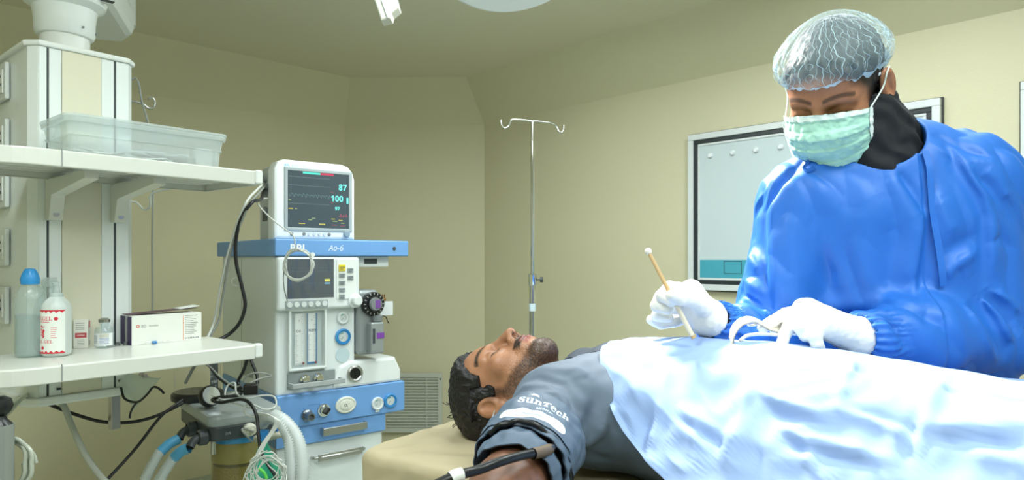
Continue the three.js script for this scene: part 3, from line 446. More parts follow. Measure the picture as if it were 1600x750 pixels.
  // flow control tray
  const tr = mesh('control_recess', box(0.195, 0.062, 0.012, -0.135, 0.808, -0.012, 0.004), M('recess_grey', 0x8d9594, 0.4), o);
  for (const x of [-0.17, -0.115]) mesh('flow_knob', [lathe([[0.018, 0], [0.019, 0.02], [0.013, 0.022], [0.013, 0.034], [0, 0.034]], 20, x, 0.812, -0.008, 'z')], chrome, tr);
  mesh('guard_bar', [box(0.215, 0.018, 0.008, -0.125, 0.796, 0.04, 0.002), box(0.008, 0.018, 0.05, -0.228, 0.796, 0.017, 0.002), box(0.008, 0.018, 0.05, -0.022, 0.796, 0.017, 0.002)], M('guard_grey', 0xa7acab, 0.35), tr);
  // white manifold with a port
  const mb = extrude([[-0.045, 0], [0.262, 0], [0.262, 0.05], [0.235, 0.105], [0.02, 0.108], [-0.02, 0.09], [-0.045, 0.04]], 0.16, 0.012);
  const man = mesh('manifold_block', mb.translate(0, 0.756, -0.165), M('manifold_white', 0xe6eae8, 0.32), o);
  mesh('port_ring', lathe([[0.034, 0], [0.034, 0.012], [0.028, 0.016], [0.023, 0.012], [0.022, 0.0]], 32, 0.045, 0.812, -0.008, 'z'), steel, man);
  mesh('port_bore', [cyl(0.022, 0.022, 0.004, 0.045, 0.812, -0.003, 'z', 28)], black, man);
  // vaporizer
  const vz = mesh('vaporizer', [box(0.098, 0.27, 0.13, 0.104, 1.018, -0.06, 0.018), box(0.06, 0.13, 0.05, 0.125, 0.955, 0.02, 0.008)], M('vaporizer_grey', 0x9aa0a0, 0.35, { metalness: 0.3 }), o);
  const dl = mesh('vaporizer_dial', lathe([[0.048, 0], [0.05, 0.004], [0.05, 0.018], [0.046, 0.022], [0.03, 0.024], [0.029, 0.032], [0, 0.032]], 36, 0.118, 1.095, 0.004, 'z'), black, vz);
  mesh('dial_cap', [cyl(0.028, 0.025, 0.014, 0.118, 1.095, 0.042, 'z')], greyPl, dl); mesh('dial_tag', [box(0.022, 0.034, 0.003, 0.124, 1.095, 0.05, 0.001)], M('purple_tag', 0x7a4a9a, 0.45), dl);
  for (let k = 0; k < 16; k++) { const a = k / 16 * 6.283; mesh('dial_mark', box(0.002, 0.008, 0.001, 0, 0.042, 0, 0).rotateZ(a).translate(0.118, 1.095, 0.0268), whiteMatt, dl); }
  mesh('sight_glass', box(0.01, 0.06, 0.003, 0.107, 0.965, 0.046, 0.001), darkGrey, vz);
  mesh('purple_label', box(0.034, 0.024, 0.002, 0.137, 0.965, 0.046, 0.001), M('label_purple', 0x7b3fa0, 0.5), vz);
  mesh('filler_knob', [lathe([[0.019, 0], [0.022, 0.004], [0.022, 0.024], [0.016, 0.028], [0, 0.028]], 14, 0.135, 1.02, 0.02)], M('knob_grey', 0x777d7e, 0.35), vz);
  mesh('wire_tie', tube([[0.15, 1.045, 0.03], [0.168, 1.04, 0.03], [0.178, 1.02, 0.03], [0.184, 1.01, 0.03]], 0.002, 20, 6), black, vz);
  mesh('paper_tag', box(0.06, 0.06, 0.002, 0.2, 1.07, -0.02, 0.0005), M('paper', 0xdadedd, 0.7), vz);
  mesh('brass_fitting', [cyl(0.006, 0.006, 0.05, 0.17, 1.11, -0.02, 'x', 12), cyl(0.003, 0.003, 0.02, 0.18, 1.12, -0.02, 'y', 8), cyl(0.003, 0.003, 0.02, 0.19, 1.12, -0.02, 'y', 8)], M('brass', 0xa0764a, 0.35, { metalness: 0.8 }), vz);
  mesh('vaporizer_rail', box(0.02, 0.24, 0.05, 0.058, 1.02, -0.06, 0.003), darkGrey, o);
  // top shelf
  const sh = mesh('blue_top_shelf', box(0.575, 0.066, 0.76, -0.003, 1.325, -0.36, 0.006), machineBlue, o);
  const under = mesh('under_shelf_box', box(0.16, 0.045, 0.2, 0.13, 1.2695, -0.12, 0.004), machineWhite, o);
  mesh('dark_plate', box(0.06, 0.022, 0.002, 0.125, 1.271, -0.0195, 0.001), darkGrey, under);
  mesh('shelf_bolt', lathe([[0, 0.004], [0.007, 0.003], [0.008, 0]], 14, 0.215, 1.325, 0.02, 'z'), darkGrey, sh);
  const brand = print(0.26, 0.05, 3000, (g, w, h) => { g.fillStyle = '#6f9fd6'; g.fillRect(0, 0, w, h); g.fillStyle = '#eef2f2'; g.font = `bold ${h * 0.78 | 0}px sans-serif`; g.fillText('BPL', w * 0.02, h * 0.8); g.fillStyle = '#eef2f2'; g.font = `italic ${h * 0.6 | 0}px sans-serif`; g.fillText('Ao-6', w * 0.62, h * 0.72); });
  mesh('brand_print', new THREE.PlaneGeometry(0.26, 0.05).translate(-0.11, 1.325, 0.0205), new THREE.MeshStandardMaterial({ map: brand, roughness: 0.4 }), sh);
  mesh('rear_cover', box(0.03, 0.22, 0.3, 0.30, 0.62, -0.5, 0.008), M('cover_lavender', 0xb6bccb, 0.5), o);
}
// ---------------------------------------------------------------- patient monitor on top
{
  const bx = mac(-0.102, 1.358, -0.12);
  const o = thing('patient_monitor', 'white patient monitor showing vital signs on top of the blue shelf', 'monitor', bx.toArray(), MT);
  const hh = 0.312, pts = rrect(0.338, hh, 0.055, 0, hh / 2 + 0.002, 8).map(([x, y]) => [x, y < 0.03 ? Math.max(0.002, y) : y]);
  const bot = [[-0.169, 0.001], [0.169, 0.001], [0.169, hh - 0.06], [0.16, hh - 0.03], [0.14, hh - 0.008], [0.11, hh], [-0.13, hh], [-0.155, hh - 0.01], [-0.169, hh - 0.04]];
  const shell = extrude(bot, 0.075, 0.012);
  mesh('front_housing', shell.translate(0, 0, 0.0), M('monitor_white', 0xe7ecea, 0.3), o);
  const back = extrude(bot.map(([x, y]) => [x * 0.95, y * 0.96 + 0.001]), 0.13, 0.015); const rear = mesh('rear_housing', back.translate(0, 0, -0.125), M('monitor_grey', 0xaeb5b2, 0.4), o);
  mesh('feet', [box(0.3, 0.004, 0.16, 0, 0.0005, -0.02, 0.001)], darkGrey, o);
  for (const [y, z, r] of [[0.24, -0.04, 0.014], [0.21, -0.02, 0.012], [0.185, -0.03, 0.014], [0.12, -0.03, 0.01]]) mesh('side_socket', cyl(r, r, 0.016, -0.165, y, z, 'x', 18), greyPl, rear);
  mesh('side_plate', box(0.004, 0.05, 0.05, -0.162, 0.1, -0.05, 0.002), darkGrey, rear);
  const sx = 0.012, sy = 0.158, sw = 0.27, sH = 0.232;
  const bez = mesh('bezel', [box(sw + 0.014, 0.014, 0.01, sx, sy + sH / 2 + 0.002, 0.074), box(sw + 0.014, 0.014, 0.01, sx, sy - sH / 2 - 0.002, 0.074), box(0.014, sH, 0.01, sx - sw / 2, sy, 0.074), box(0.014, sH, 0.01, sx + sw / 2, sy, 0.074)], M('bezel_grey', 0xa4aeb0, 0.35), o);
  const pic = print(sw, sH, 3400, (g, w, h) => {
    g.fillStyle = '#3c474d'; g.fillRect(0, 0, w, h);
    g.fillStyle = '#4fc7b4'; g.fillRect(w * 0.24, 0, w * 0.28, h * 0.035); g.fillStyle = '#b23a52'; g.fillRect(w * 0.52, 0, w * 0.22, h * 0.035);
    g.strokeStyle = '#8b979b'; g.lineWidth = 2.2; for (const y of [0.1, 0.25, 0.57]) { g.beginPath(); g.moveTo(w * 0.02, h * y); g.lineTo(w * 0.68, h * y); g.stroke(); }
    g.strokeStyle = '#6f9096'; g.lineWidth = 2.5; g.beginPath(); for (let k = 0; k <= 160; k++) { const x = w * (0.03 + 0.65 * k / 160), y = h * (0.42 + 0.03 * Math.sin(k * 0.42) * (0.7 + 0.3 * Math.sin(k * 0.13)) - 0.012 * Math.sin(k * 0.84 + 1)); k ? g.lineTo(x, y) : g.moveTo(x, y); } g.stroke();
    g.fillStyle = '#6ee3d8'; g.font = `bold ${h * 0.15 | 0}px sans-serif`; g.textAlign = 'right'; g.fillText('87', w * 0.96, h * 0.29); g.fillText('100', w * 0.9, h * 0.5); g.font = `bold ${h * 0.085 | 0}px sans-serif`; g.fillText('97', w * 0.84, h * 0.66);
    g.fillRect(w * 0.955, h * 0.42, w * 0.03, h * 0.11);
    g.fillStyle = '#b0455a'; g.font = `bold ${h * 0.07 | 0}px sans-serif`; g.fillText('-?-/-?-', w * 0.98, h * 0.79);
    g.fillStyle = '#c6b84a'; for (const [x, y, q] of [[0.18, 0.92, 0.1], [0.5, 0.92, 0.1], [0.7, 0.82, 0.06], [0.82, 0.84, 0.07], [0.02, 0.66, 0.07]]) for (let k = 0; k < 3; k++) g.fillRect(w * (x + q * k / 3), h * y, w * q / 3.8, h * 0.014);
    g.fillStyle = '#8a9a62'; for (const [x, y, q] of [[0.33, 0.85, 0.06], [0.38, 0.82, 0.06], [0.72, 0.86, 0.08], [0.86, 0.89, 0.06], [0.12, 0.66, 0.03], [0.02, 0.51, 0.04]]) g.fillRect(w * x, h * y, w * q, h * 0.013);
    g.fillStyle = '#7a4450'; for (const [x, y, q] of [[0.7, 0.93, 0.1], [0.84, 0.94, 0.08], [0.69, 0.52, 0.05], [0.69, 0.33, 0.05]]) g.fillRect(w * x, h * y, w * q, h * 0.014);
  });
  mesh('screen', box(sw, sH, 0.004, sx, sy, 0.0735, 0.0005), M('lcd_dark', 0x39444a, 0.2), o);
  mesh('screen_picture', new THREE.PlaneGeometry(sw - 0.01, sH - 0.01).translate(sx, sy, 0.0762), new THREE.MeshStandardMaterial({ map: pic, emissive: 0xffffff, emissiveMap: pic, emissiveIntensity: 0.55, roughness: 0.2 }), o);
  for (let k = 0; k < 6; k++) mesh('front_key', lathe([[0, 0.003], [0.006, 0.003], [0.007, 0]], 16, -0.05 + k * 0.021, 0.022, 0.075, 'z'), k === 0 || k === 5 ? greyPl : rimKey(), o);
  mesh('power_key', lathe([[0, 0.003], [0.006, 0.003], [0.007, 0]], 16, -0.1, 0.02, 0.075, 'z'), greyPl, o);
  mesh('trim_knob', lathe([[0.012, 0], [0.013, 0.01], [0.01, 0.014], [0, 0.014]], 24, 0.128, 0.024, 0.075, 'z'), M('knob_bluegrey', 0x8fa2ad, 0.35), o);
  mesh('brand_print', new THREE.PlaneGeometry(0.11, 0.013).translate(-0.075, 0.289, 0.0755), new THREE.MeshStandardMaterial({ map: print(0.11, 0.013, 5000, (g, w, h) => { g.fillStyle = '#e7ecea'; g.fillRect(0, 0, w, h); g.font = `bold ${h * 0.95 | 0}px sans-serif`; g.fillStyle = '#5fa6cc'; g.fillText('BPL', 4, h * 0.85); g.font = `${h * 0.85 | 0}px sans-serif`; g.fillStyle = '#9fb4bd'; g.fillText('EXCELLO 80', w * 0.27, h * 0.85); }), roughness: 0.4 }), o);
}
function rimKey() { return mats.front_key_m || M('front_key_m', 0xcfd8d8, 0.4); }
// ---------------------------------------------------------------- breathing absorber on an arm in front of the machine
{
  const A = mac(-0.45, 0, 0.0), o = thing('breathing_absorber', 'grey breathing circuit absorber with amber canister beside the blue machine', 'medical absorber', [A.x, 0, A.z], MT);
  const slab = (w, d, h, y, r, b) => { const g = extrude(rrect(w, d, r), h, b); g.rotateX(-Math.PI / 2); return g.translate(0, y, 0); };
  mesh('top_cover', slab(0.25, 0.42, 0.04, 0.722, 0.035, 0.012), M('absorber_grey', 0x9ba3a2, 0.32), o);
  const lb = mesh('lower_body', slab(0.24, 0.41, 0.05, 0.675, 0.03, 0.006), darkGrey, o);
  mesh('side_print', new THREE.PlaneGeometry(0.03, 0.014).translate(-0.06, 0.7, 0.2055), new THREE.MeshStandardMaterial({ map: print(0.03, 0.014, 4000, (g, w, h) => { g.fillStyle = '#3c4244'; g.fillRect(0, 0, w, h); g.fillStyle = '#b9c0c0'; g.font = `${h * 0.8 | 0}px sans-serif`; g.fillText('O/S', w * 0.1, h * 0.85); }), roughness: 0.4 }), lb);
  // canister
  const cz = 0.1;
  mesh('blue_ring', lathe([[0.088, 0], [0.092, 0.002], [0.092, 0.02], [0.088, 0.022]], 40, 0, 0.652, cz), M('ring_blue', 0x3c8fc6, 0.35), o);
  mesh('canister_collar', lathe([[0.086, 0], [0.086, 0.07]], 40, 0, 0.582, cz), M('collar_olive', 0xa89c5c, 0.25, { transmission: 0.3, thickness: 0 }), o);
  const gran = noiseTex(256, (u, v) => 0.5 + 0.5 * noise2(u * 90, v * 90)); gran.repeat.set(3, 3);
  const granC = (() => { const n = 256, a = new Uint8Array(n * n * 4), r = rng(4); for (let k = 0; k < n * n; k++) { const i = k % n, j = k / n | 0, v = noise2(i * 0.35, j * 0.35) > 0.25 ? 0.55 + 0.2 * r() : 1; a[k * 4] = 176 * v; a[k * 4 + 1] = 166 * v; a[k * 4 + 2] = 108 * v; a[k * 4 + 3] = 255; } const t = new THREE.DataTexture(a, n, n); t.colorSpace = THREE.SRGBColorSpace; t.magFilter = THREE.LinearFilter; t.wrapS = t.wrapT = THREE.RepeatWrapping; t.repeat.set(3, 2); t.needsUpdate = true; return t; })();
  mesh('granules', lathe([[0, 0.33], [0.081, 0.33], [0.081, 0.57], [0.06, 0.582], [0, 0.578]], 40, 0, 0, cz), new THREE.MeshStandardMaterial({ map: granC, bumpMap: gran, bumpScale: 0.002, roughness: 0.7 }), o);
  mesh('canister_glass', lathe([[0.0855, 0.32], [0.0855, 0.655]], 40, 0, 0, cz), M('amber_glass', 0xe8dfb4, 0.06, { transmission: 0.92, thickness: 0 }), o);
  mesh('canister_base', lathe([[0, 0.27], [0.09, 0.27], [0.092, 0.3], [0.09, 0.33], [0, 0.33]], 40, 0, 0, cz), darkGrey, o);
  // bellows dome
  const bx = -0.075, bz = -0.13;
  mesh('bellows_base', lathe([[0, 0], [0.088, 0], [0.09, 0.006], [0.09, 0.022], [0.08, 0.03], [0, 0.03]], 40, bx, 0.762, bz), black, o);
  mesh('bellows_dome', lathe([[0.079, 0], [0.079, 0.14], [0.07, 0.16], [0.03, 0.17], [0, 0.172]], 40, bx, 0.79, bz), clear, o);
  mesh('bellows_scale', [new THREE.CylinderGeometry(0.08, 0.08, 0.1, 12, 1, true, 0.3, 0.5).translate(bx, 0.85, bz)], new THREE.MeshStandardMaterial({ map: print(0.04, 0.1, 3000, (g, w, h) => { g.fillStyle = '#3a3f40'; g.fillRect(0, 0, w, h); g.fillStyle = '#cfd4d2'; g.font = `${w * 0.34 | 0}px sans-serif`; g.fillText('1500', w * 0.1, h * 0.75); g.fillText('ml', w * 0.3, h * 0.92); for (let k = 0; k < 10; k++) g.fillRect(0, h * k * 0.06, w * (k % 2 ? 0.15 : 0.3), h * 0.01); }), side: THREE.DoubleSide, roughness: 0.4 }), o);
  // pressure gauge
  const pg = lathe([[0, 0], [0.034, 0], [0.037, 0.006], [0.037, 0.024], [0.034, 0.03], [0.031, 0.028], [0, 0.028]], 32, 0, 0, 0, 'z'); pg.rotateX(-0.35); pg.rotateY(0.25);
  const pgm = mesh('pressure_gauge', pg.translate(-0.09, 0.80, 0.06), black, o);
  const gf = new THREE.CircleGeometry(0.031, 30).translate(0, 0, 0.029); gf.rotateX(-0.35); gf.rotateY(0.25); mesh('gauge_glass', gf.translate(-0.09, 0.80, 0.06), M('gauge_silver', 0xdfe6e8, 0.12, { metalness: 0.6 }), pgm);
  mesh('gauge_stem', cyl(0.01, 0.01, 0.045, -0.09, 0.775, 0.056), greyPl, pgm);
  // white sampling connector and ports
  mesh('sample_connector', [lathe([[0.022, 0], [0.022, 0.014], [0.016, 0.018], [0.016, 0.03], [0.009, 0.032], [0.008, 0.048], [0, 0.048]], 20, 0.005, 0.702, 0.205, 'z')], M('connector_ivory', 0xd5d5c6, 0.4), o);
  mesh('blue_port', [cyl(0.018, 0.018, 0.05, 0.11, 0.69, 0.2, 'z', 20), cyl(0.022, 0.022, 0.012, 0.11, 0.69, 0.19, 'z', 20)], M('port_blue', 0x1f78d0, 0.35), o);
  mesh('bag_port', [cyl(0.014, 0.014, 0.05, 0.09, 0.655, 0.12, 'y', 18)], M('ring_grey', 0xbcb9a8, 0.45), o);
  for (const [z, k] of [[0.17, 0], [0.03, 1]]) {
    const e = mesh('hose_elbow', [lathe([[0.02, 0], [0.026, 0.004], [0.026, 0.028], [0.02, 0.034]], 20, -0.12, 0.69, z, 'x').scale(1, 1, 1).translate(-0.03, 0, 0), tube([[-0.12, 0.692, z], [-0.15, 0.69, z + 0.005], [-0.168, 0.682, z + 0.012], [-0.178, 0.668, z + 0.02]], 0.014, 24, 14)], darkGrey, o);
  }
  mesh('drain_spigot', cyl(0.01, 0.008, 0.05, -0.1, 0.655, 0.17, 'y', 16), steel, o);
  mesh('support_arm', [box(0.2, 0.04, 0.06, 0.19, 0.69, -0.1, 0.008)], machineWhite, o);
}
// hoses with blue cuffs
{
  const hoseM = M('corrugated_clear', 0xcdd6d2, 0.35, { transmission: 0.25, thickness: 0 });
  const ridged = (pts, r, n, amp) => { const c = new THREE.CatmullRomCurve3(pts, false, 'centripetal'); const g = new THREE.TubeGeometry(c, n, r, 12, false); const P = g.attributes.position, N = g.attributes.normal; for (let i = 0; i < P.count; i++) { const k = Math.floor(i / 13), s = (k % 2 ? amp : -amp); P.setXYZ(i, P.getX(i) + N.getX(i) * s, P.getY(i) + N.getY(i) * s, P.getZ(i) + N.getZ(i) * s); } g.computeVertexNormals(); return g; };
  for (const [i, z] of [[0, 0.17], [1, 0.03]]) {
    const s = mac(-0.45 - 0.178, 0.668, z + 0.02), e1 = i ? at(250, 707, 2.24) : at(272, 715, 2.18), e2 = i ? at(226, 752, 2.2) : at(247, 755, 2.15);
    const o = thing('breathing_hose', i ? 'left pale breathing hose with a blue cuff leaving the absorber' : 'right pale breathing hose with a blue cuff leaving the absorber', 'hose', [0, 0, 0], 0, 'breathing hoses with blue cuffs');
    const mid = s.clone().lerp(e1, 0.5).add(V(0, 0.006, 0));
    mesh('blue_cuff', tube([s.clone().lerp(mid, 0.1), mid, e1], 0.017, 20, 16), M('cuff_blue' + i, 0x4f9cc4, 0.4), o);
    mesh('hose_body', ridged([e1.clone().lerp(mid, 0.1), e1, e2, at(i ? 205 : 222, 850, 2.15), at(i ? 260 : 280, 990, 2.1), at(330, 1010, 2.1)], 0.0165, 150, 0.0016), hoseM, o);
  }
  const big = M('corrugated_white', 0xcfd6d2, 0.4, { transmission: 0.15, thickness: 0 });
  [[0, 'inner white corrugated hose arching down beside the drawers'], [1, 'outer white corrugated hose arching down beside the drawers']].forEach(([i, l]) => {
    const o = tag(mesh('corrugated_hose', ridged([at(408, 662, 2.2), at(418, 652 - i * 2, 2.18), at(436 + i * 4, 656, 2.16), at(452 + i * 10, 682, 2.14), at(456 + i * 15, 715, 2.12), at(455 + i * 17, 755, 2.1), at(450 + i * 15, 850, 2.1), at(440, 960, 2.1)], 0.021, 170, 0.0022), big), l, 'hose', 'white corrugated hoses');
  });
  tag(mesh('corrugated_hose', ridged([at(398, 686, 2.26), at(416, 684, 2.25), at(436, 679, 2.26), at(444, 672, 2.4)], 0.011, 50, 0.0016), M('hose_beige', 0xb9b7a4, 0.45)), 'short beige ridged hose behind the green bag', 'hose');
  // green reservoir bag
  const q = at(412, 684, 2.16), bag = thing('breathing_bag', 'green rubber breathing bag hanging under the absorber', 'breathing bag', [q.x, q.y, q.z], 0.3);
  const bg = new THREE.LatheGeometry([[0.012, 0.0], [0.014, -0.02], [0.024, -0.045], [0.042, -0.085], [0.058, -0.13], [0.066, -0.18], [0.06, -0.24], [0.04, -0.28], [0, -0.3]].map(p => new THREE.Vector2(...p)), 28); { const P = bg.attributes.position; for (let i = 0; i < P.count; i++) { const a = Math.atan2(P.getZ(i), P.getX(i)), f = 1 + 0.07 * Math.cos(a * 3 + 1) * clamp(-P.getY(i) * 8); P.setX(i, P.getX(i) * f * 0.95); P.setZ(i, P.getZ(i) * f * 0.75); } bg.computeVertexNormals(); }
  mesh('bag', bg, M('bag_green', 0x2aa583, 0.45), bag); mesh('bag_neck', cyl(0.017, 0.017, 0.03, 0, 0.008, 0), M('neck_blue', 0x2a84c8, 0.4), bag);
}
// cables on and around the machine
{
  const D = 2.35;
  cable('monitor_cable', 'thick black cable curving from the monitor side down to the absorber', 'cable', [mac(-0.275, 1.56, -0.15), at(408, 311, 2.5), at(392, 318, D), at(378, 338, D), at(369, 372, D), at(369, 410, D), at(378, 448, D), at(383, 478, D), at(374, 505, D), at(358, 522, D), at(342, 531, 2.32)], 0.0062, blackCable, 90);
  cable('monitor_cable', 'white cable hanging from the monitor side past the blue shelf', 'cable', [mac(-0.275, 1.58, -0.15), at(402, 296, 2.48), at(385, 316, D), at(372, 345, D), at(358, 390, D), at(346, 440, D), at(340, 475, D), at(334, 505, D), at(323, 530, 2.3)], 0.0045, whiteCable, 90);
  cable('monitor_cable', 'grey cable beside the white one hanging from the monitor', 'cable', [mac(-0.275, 1.57, -0.13), at(404, 302, 2.48), at(388, 322, D), at(378, 345, D), at(362, 385, D), at(352, 440, D), at(346, 475, D), at(342, 500, D), at(326, 531, 2.32)], 0.004, greyCable, 90);
  { const o = cable('sensor_lead', 'coiled white sensor lead hanging in front of the machine display', 'cable', (() => {
      const p = [mac(-0.275, 1.52, -0.1), at(402, 317, 2.46), at(420, 338, 2.45), at(445, 358, 2.45), at(458, 368, 2.45), at(462, 385, 2.46)];
      for (let k = 0; k <= 60; k++) { const a = -Math.PI / 2 + k / 60 * Math.PI * 2 * 5, w = 22 + 2.2 * Math.sin(k * 1.7), h = 24 + 2 * Math.sin(k * 0.9); p.push(at(465.5 + w * Math.cos(a) + 1.6 * Math.sin(k), 414 + h * Math.sin(a), 2.47 + 0.008 * Math.sin(k * 0.7))); }
      return p; })(), 0.0026, whiteCable, 420);
    mesh('lead_connector', cyl(0.008, 0.008, 0.016, 0, 0, 0, 'z', 16).rotateY(0.6).translate(...at(488, 398, 2.44).toArray()), whiteMatt, o); }
  cable('sensor_lead', 'thin lead trailing down the left edge of the machine display', 'cable', [at(447, 408, 2.47), at(443, 430, 2.47), at(444, 450, 2.47), at(449, 470, 2.5)], 0.0022, greyCable, 30);
  // tangle on the absorber
  cable('absorber_cable', 'black cable looped on top of the absorber', 'cable', [at(387, 560, 2.28), at(380, 580, 2.28), at(372, 598, 2.28), at(385, 612, 2.25), at(398, 606, 2.25), at(402, 590, 2.28), at(392, 562, 2.3)], 0.0055, blackCable);
  cable('absorber_cable', 'black cable drooping from the absorber over the green bag', 'cable', [at(322, 563, 2.35), at(338, 586, 2.34), at(356, 601, 2.3), at(376, 612, 2.26), at(372, 618, 2.22), at(350, 620, 2.2), at(332, 624, 2.2), at(345, 629, 2.16), at(375, 624, 2.16), at(392, 632, 2.12), at(401, 650, 2.1), at(404, 680, 2.08), at(408, 705, 2.07), at(420, 728, 2.06), at(434, 752, 2.05), at(440, 820, 2.05)], 0.0055, blackCable, 140);
  cable('absorber_cable', 'grey ribbon cable rising from the absorber to the shelf', 'cable', [at(290, 598, 2.4), at(302, 575, 2.36), at(310, 562, 2.3)], 0.006, greyCable);
  cable('absorber_lead', 'pale lead looping widely above the absorber', 'cable', [at(370, 612, 2.24), at(352, 618, 2.22), at(356, 602, 2.24), at(366, 598, 2.24), at(370, 615, 2.2), at(385, 622, 2.18), at(410, 618, 2.2), at(428, 620, 2.2), at(431, 634, 2.18), at(415, 640, 2.15), at(392, 632, 2.14), at(381, 636, 2.13), at(385, 648, 2.12), at(402, 652, 2.1)], 0.003, whiteCable, 140);
  cable('absorber_lead', 'thin grey lead curling beside the machine side', 'cable', [at(310, 562, 2.34), at(330, 575, 2.3), at(345, 590, 2.28), at(372, 604, 2.26), at(388, 586, 2.26), at(410, 583, 2.26), at(424, 588, 2.3), at(412, 590, 2.26), at(392, 598, 2.22), at(378, 610, 2.2)], 0.003, greyCable, 120);
  cable('absorber_lead', 'white lead crossing the absorber cover', 'cable', [at(330, 617, 2.22), at(352, 626, 2.18), at(380, 634, 2.15), at(402, 640, 2.13)], 0.003, whiteCable);
  { const o = mesh('ferrite_block', box(0.045, 0.035, 0.035, 0, 0, 0, 0.006)); o.material = black; o.position.copy(at(392, 608, 2.2)); o.rotation.y = 0.3; tag(o, 'black ferrite block on the cables above the absorber', 'cable block'); }
  for (let k = 0; k < 5; k++) cable('electrode_lead', ['first', 'second', 'third', 'fourth', 'fifth'][k] + ' strand from the left in the white electrode lead bundle', 'cable', [at(402 + k * 1, 644 + k, 2.1), at(420 + k * 1.5, 648 + k * 0.6, 2.08), at(430 + k * 2, 656 + k, 2.07), at(424 + k * 1.5, 672, 2.07), at(410 + k * 1.6, 692, 2.06), at(399 + k * 2, 712, 2.05), at(384 + k * 4, 738, 2.04), at(376 + k * 9, 770, 2.04)], 0.0016, whiteCable, 70, 'electrode lead bundle');
  const r = rng(31);
  for (let k = 0; k < 7; k++) { const cx = 398 + 30 * r(), cy = 722 + 25 * r(), p = []; for (let j = 0; j <= 16; j++) { const a = j / 16 * 6.3 * 1.4 + r() * 0.4 + k; p.push(at(cx + (16 + 12 * r()) * Math.cos(a), cy + (18 + 8 * r()) * Math.sin(a), 2.03 + 0.02 * r())); } cable('electrode_lead_loop', 'thin white lead in the tangle hanging over the green bag', 'cable', p, 0.0018, whiteCable, 110, 'tangled loops over the green bag'); }
  tag(mesh('green_clip', tube([at(405, 732, 2.02), at(413, 739, 2.02), at(417, 748, 2.02)], 0.005, 12, 8), M('clip_green', 0x59c04a, 0.4)), 'small bright green lead clip over the green bag', 'clip');
  cable('sample_line', 'thin pale line leaving the white connector on the absorber', 'cable', [mac(-0.445, 0.702, 0.25), at(378, 672, 2.14), at(388, 684, 2.15), at(394, 690, 2.2)], 0.003, greyCable, 40);
}
// ---------------------------------------------------------------- infusion stand
{
  const b = at(832, 405, 3.1), o = thing('infusion_stand', 'chrome infusion stand with two hooks in the corner', 'drip stand', [b.x, 0, b.z]);
  const h = y => CAMY - (y - HORIZON) / F * 3.1;
  mesh('upper_rod', cyl(0.0085, 0.0085, h(190) - h(440), 0, (h(190) + h(440)) / 2, 0, 'y', 20), chrome, o);
  mesh('lower_tube', cyl(0.0155, 0.0155, h(430) - 0.06, 0, (h(430) + 0.06) / 2, 0, 'y', 24), chrome, o);
  const e = px => (px - 831) / F * 3.1;
  mesh('hook_bar', tube([[e(782), h(187), 0], [e(783), h(196), 0], [e(788), h(200), 0], [e(794), h(197), 0], [e(798), h(188), 0], [e(806), h(187), 0], [e(831), h(189), 0], [e(862), h(193), 0], [e(868), h(197), 0], [e(872), h(205), 0], [e(876), h(207.5), 0], [e(879.5), h(203), 0], [e(879.8), h(195), 0]], 0.0042, 90, 8), chrome, o);
  mesh('clamp_collar', lathe([[0.0165, 0], [0.02, 0.004], [0.02, 0.05], [0.0165, 0.054]], 24, 0, h(446), 0), chrome, o);
  mesh('clamp_knob', [cyl(0.004, 0.004, 0.03, 0.03, h(437), 0, 'x', 10), cyl(0.013, 0.013, 0.014, 0.042, h(437), 0, 'x', 14)], darkGrey, o);
  mesh('label_band', lathe([[0.0162, 0], [0.0162, 0.035]], 24, 0, h(486), 0), M('band_pale', 0xcfe0e6, 0.5), o);
  for (let k = 0; k < 5; k++) { const a = k / 5 * 6.283; const q = mesh('foot', tube([[0, 0.1, 0], [0.12 * Math.cos(a), 0.09, 0.12 * Math.sin(a)], [0.26 * Math.cos(a), 0.055, 0.26 * Math.sin(a)]], 0.012, 16, 10), chrome, o); mesh('castor', new THREE.SphereGeometry(0.026, 14, 10).translate(0.26 * Math.cos(a), 0.026, 0.26 * Math.sin(a)), black, q); }
}
// ---------------------------------------------------------------- distance-field modelling for bodies and cloth
const smin = (a, b, k) => { const h = Math.max(k - Math.abs(a - b), 0) / k; return Math.min(a, b) - h * h * k * 0.25; };
const smax = (a, b, k) => -smin(-a, -b, k);
function cap(p, a, b, ra, rb) {
  const bx = b.x - a.x, by = b.y - a.y, bz = b.z - a.z, px = p.x - a.x, py = p.y - a.y, pz = p.z - a.z;
  const h = clamp((px * bx + py * by + pz * bz) / (bx * bx + by * by + bz * bz));
  return Math.hypot(px - bx * h, py - by * h, pz - bz * h) - (ra + (rb - ra) * h);
}
function ell(p, cx, cy, cz, rx, ry, rz) {
  const x = p.x - cx, y = p.y - cy, z = p.z - cz;
  const k0 = Math.hypot(x / rx, y / ry, z / rz), k1 = Math.hypot(x / (rx * rx), y / (ry * ry), z / (rz * rz));
  return k1 < 1e-9 ? -Math.min(rx, ry, rz) : k0 * (k0 - 1) / k1;
}
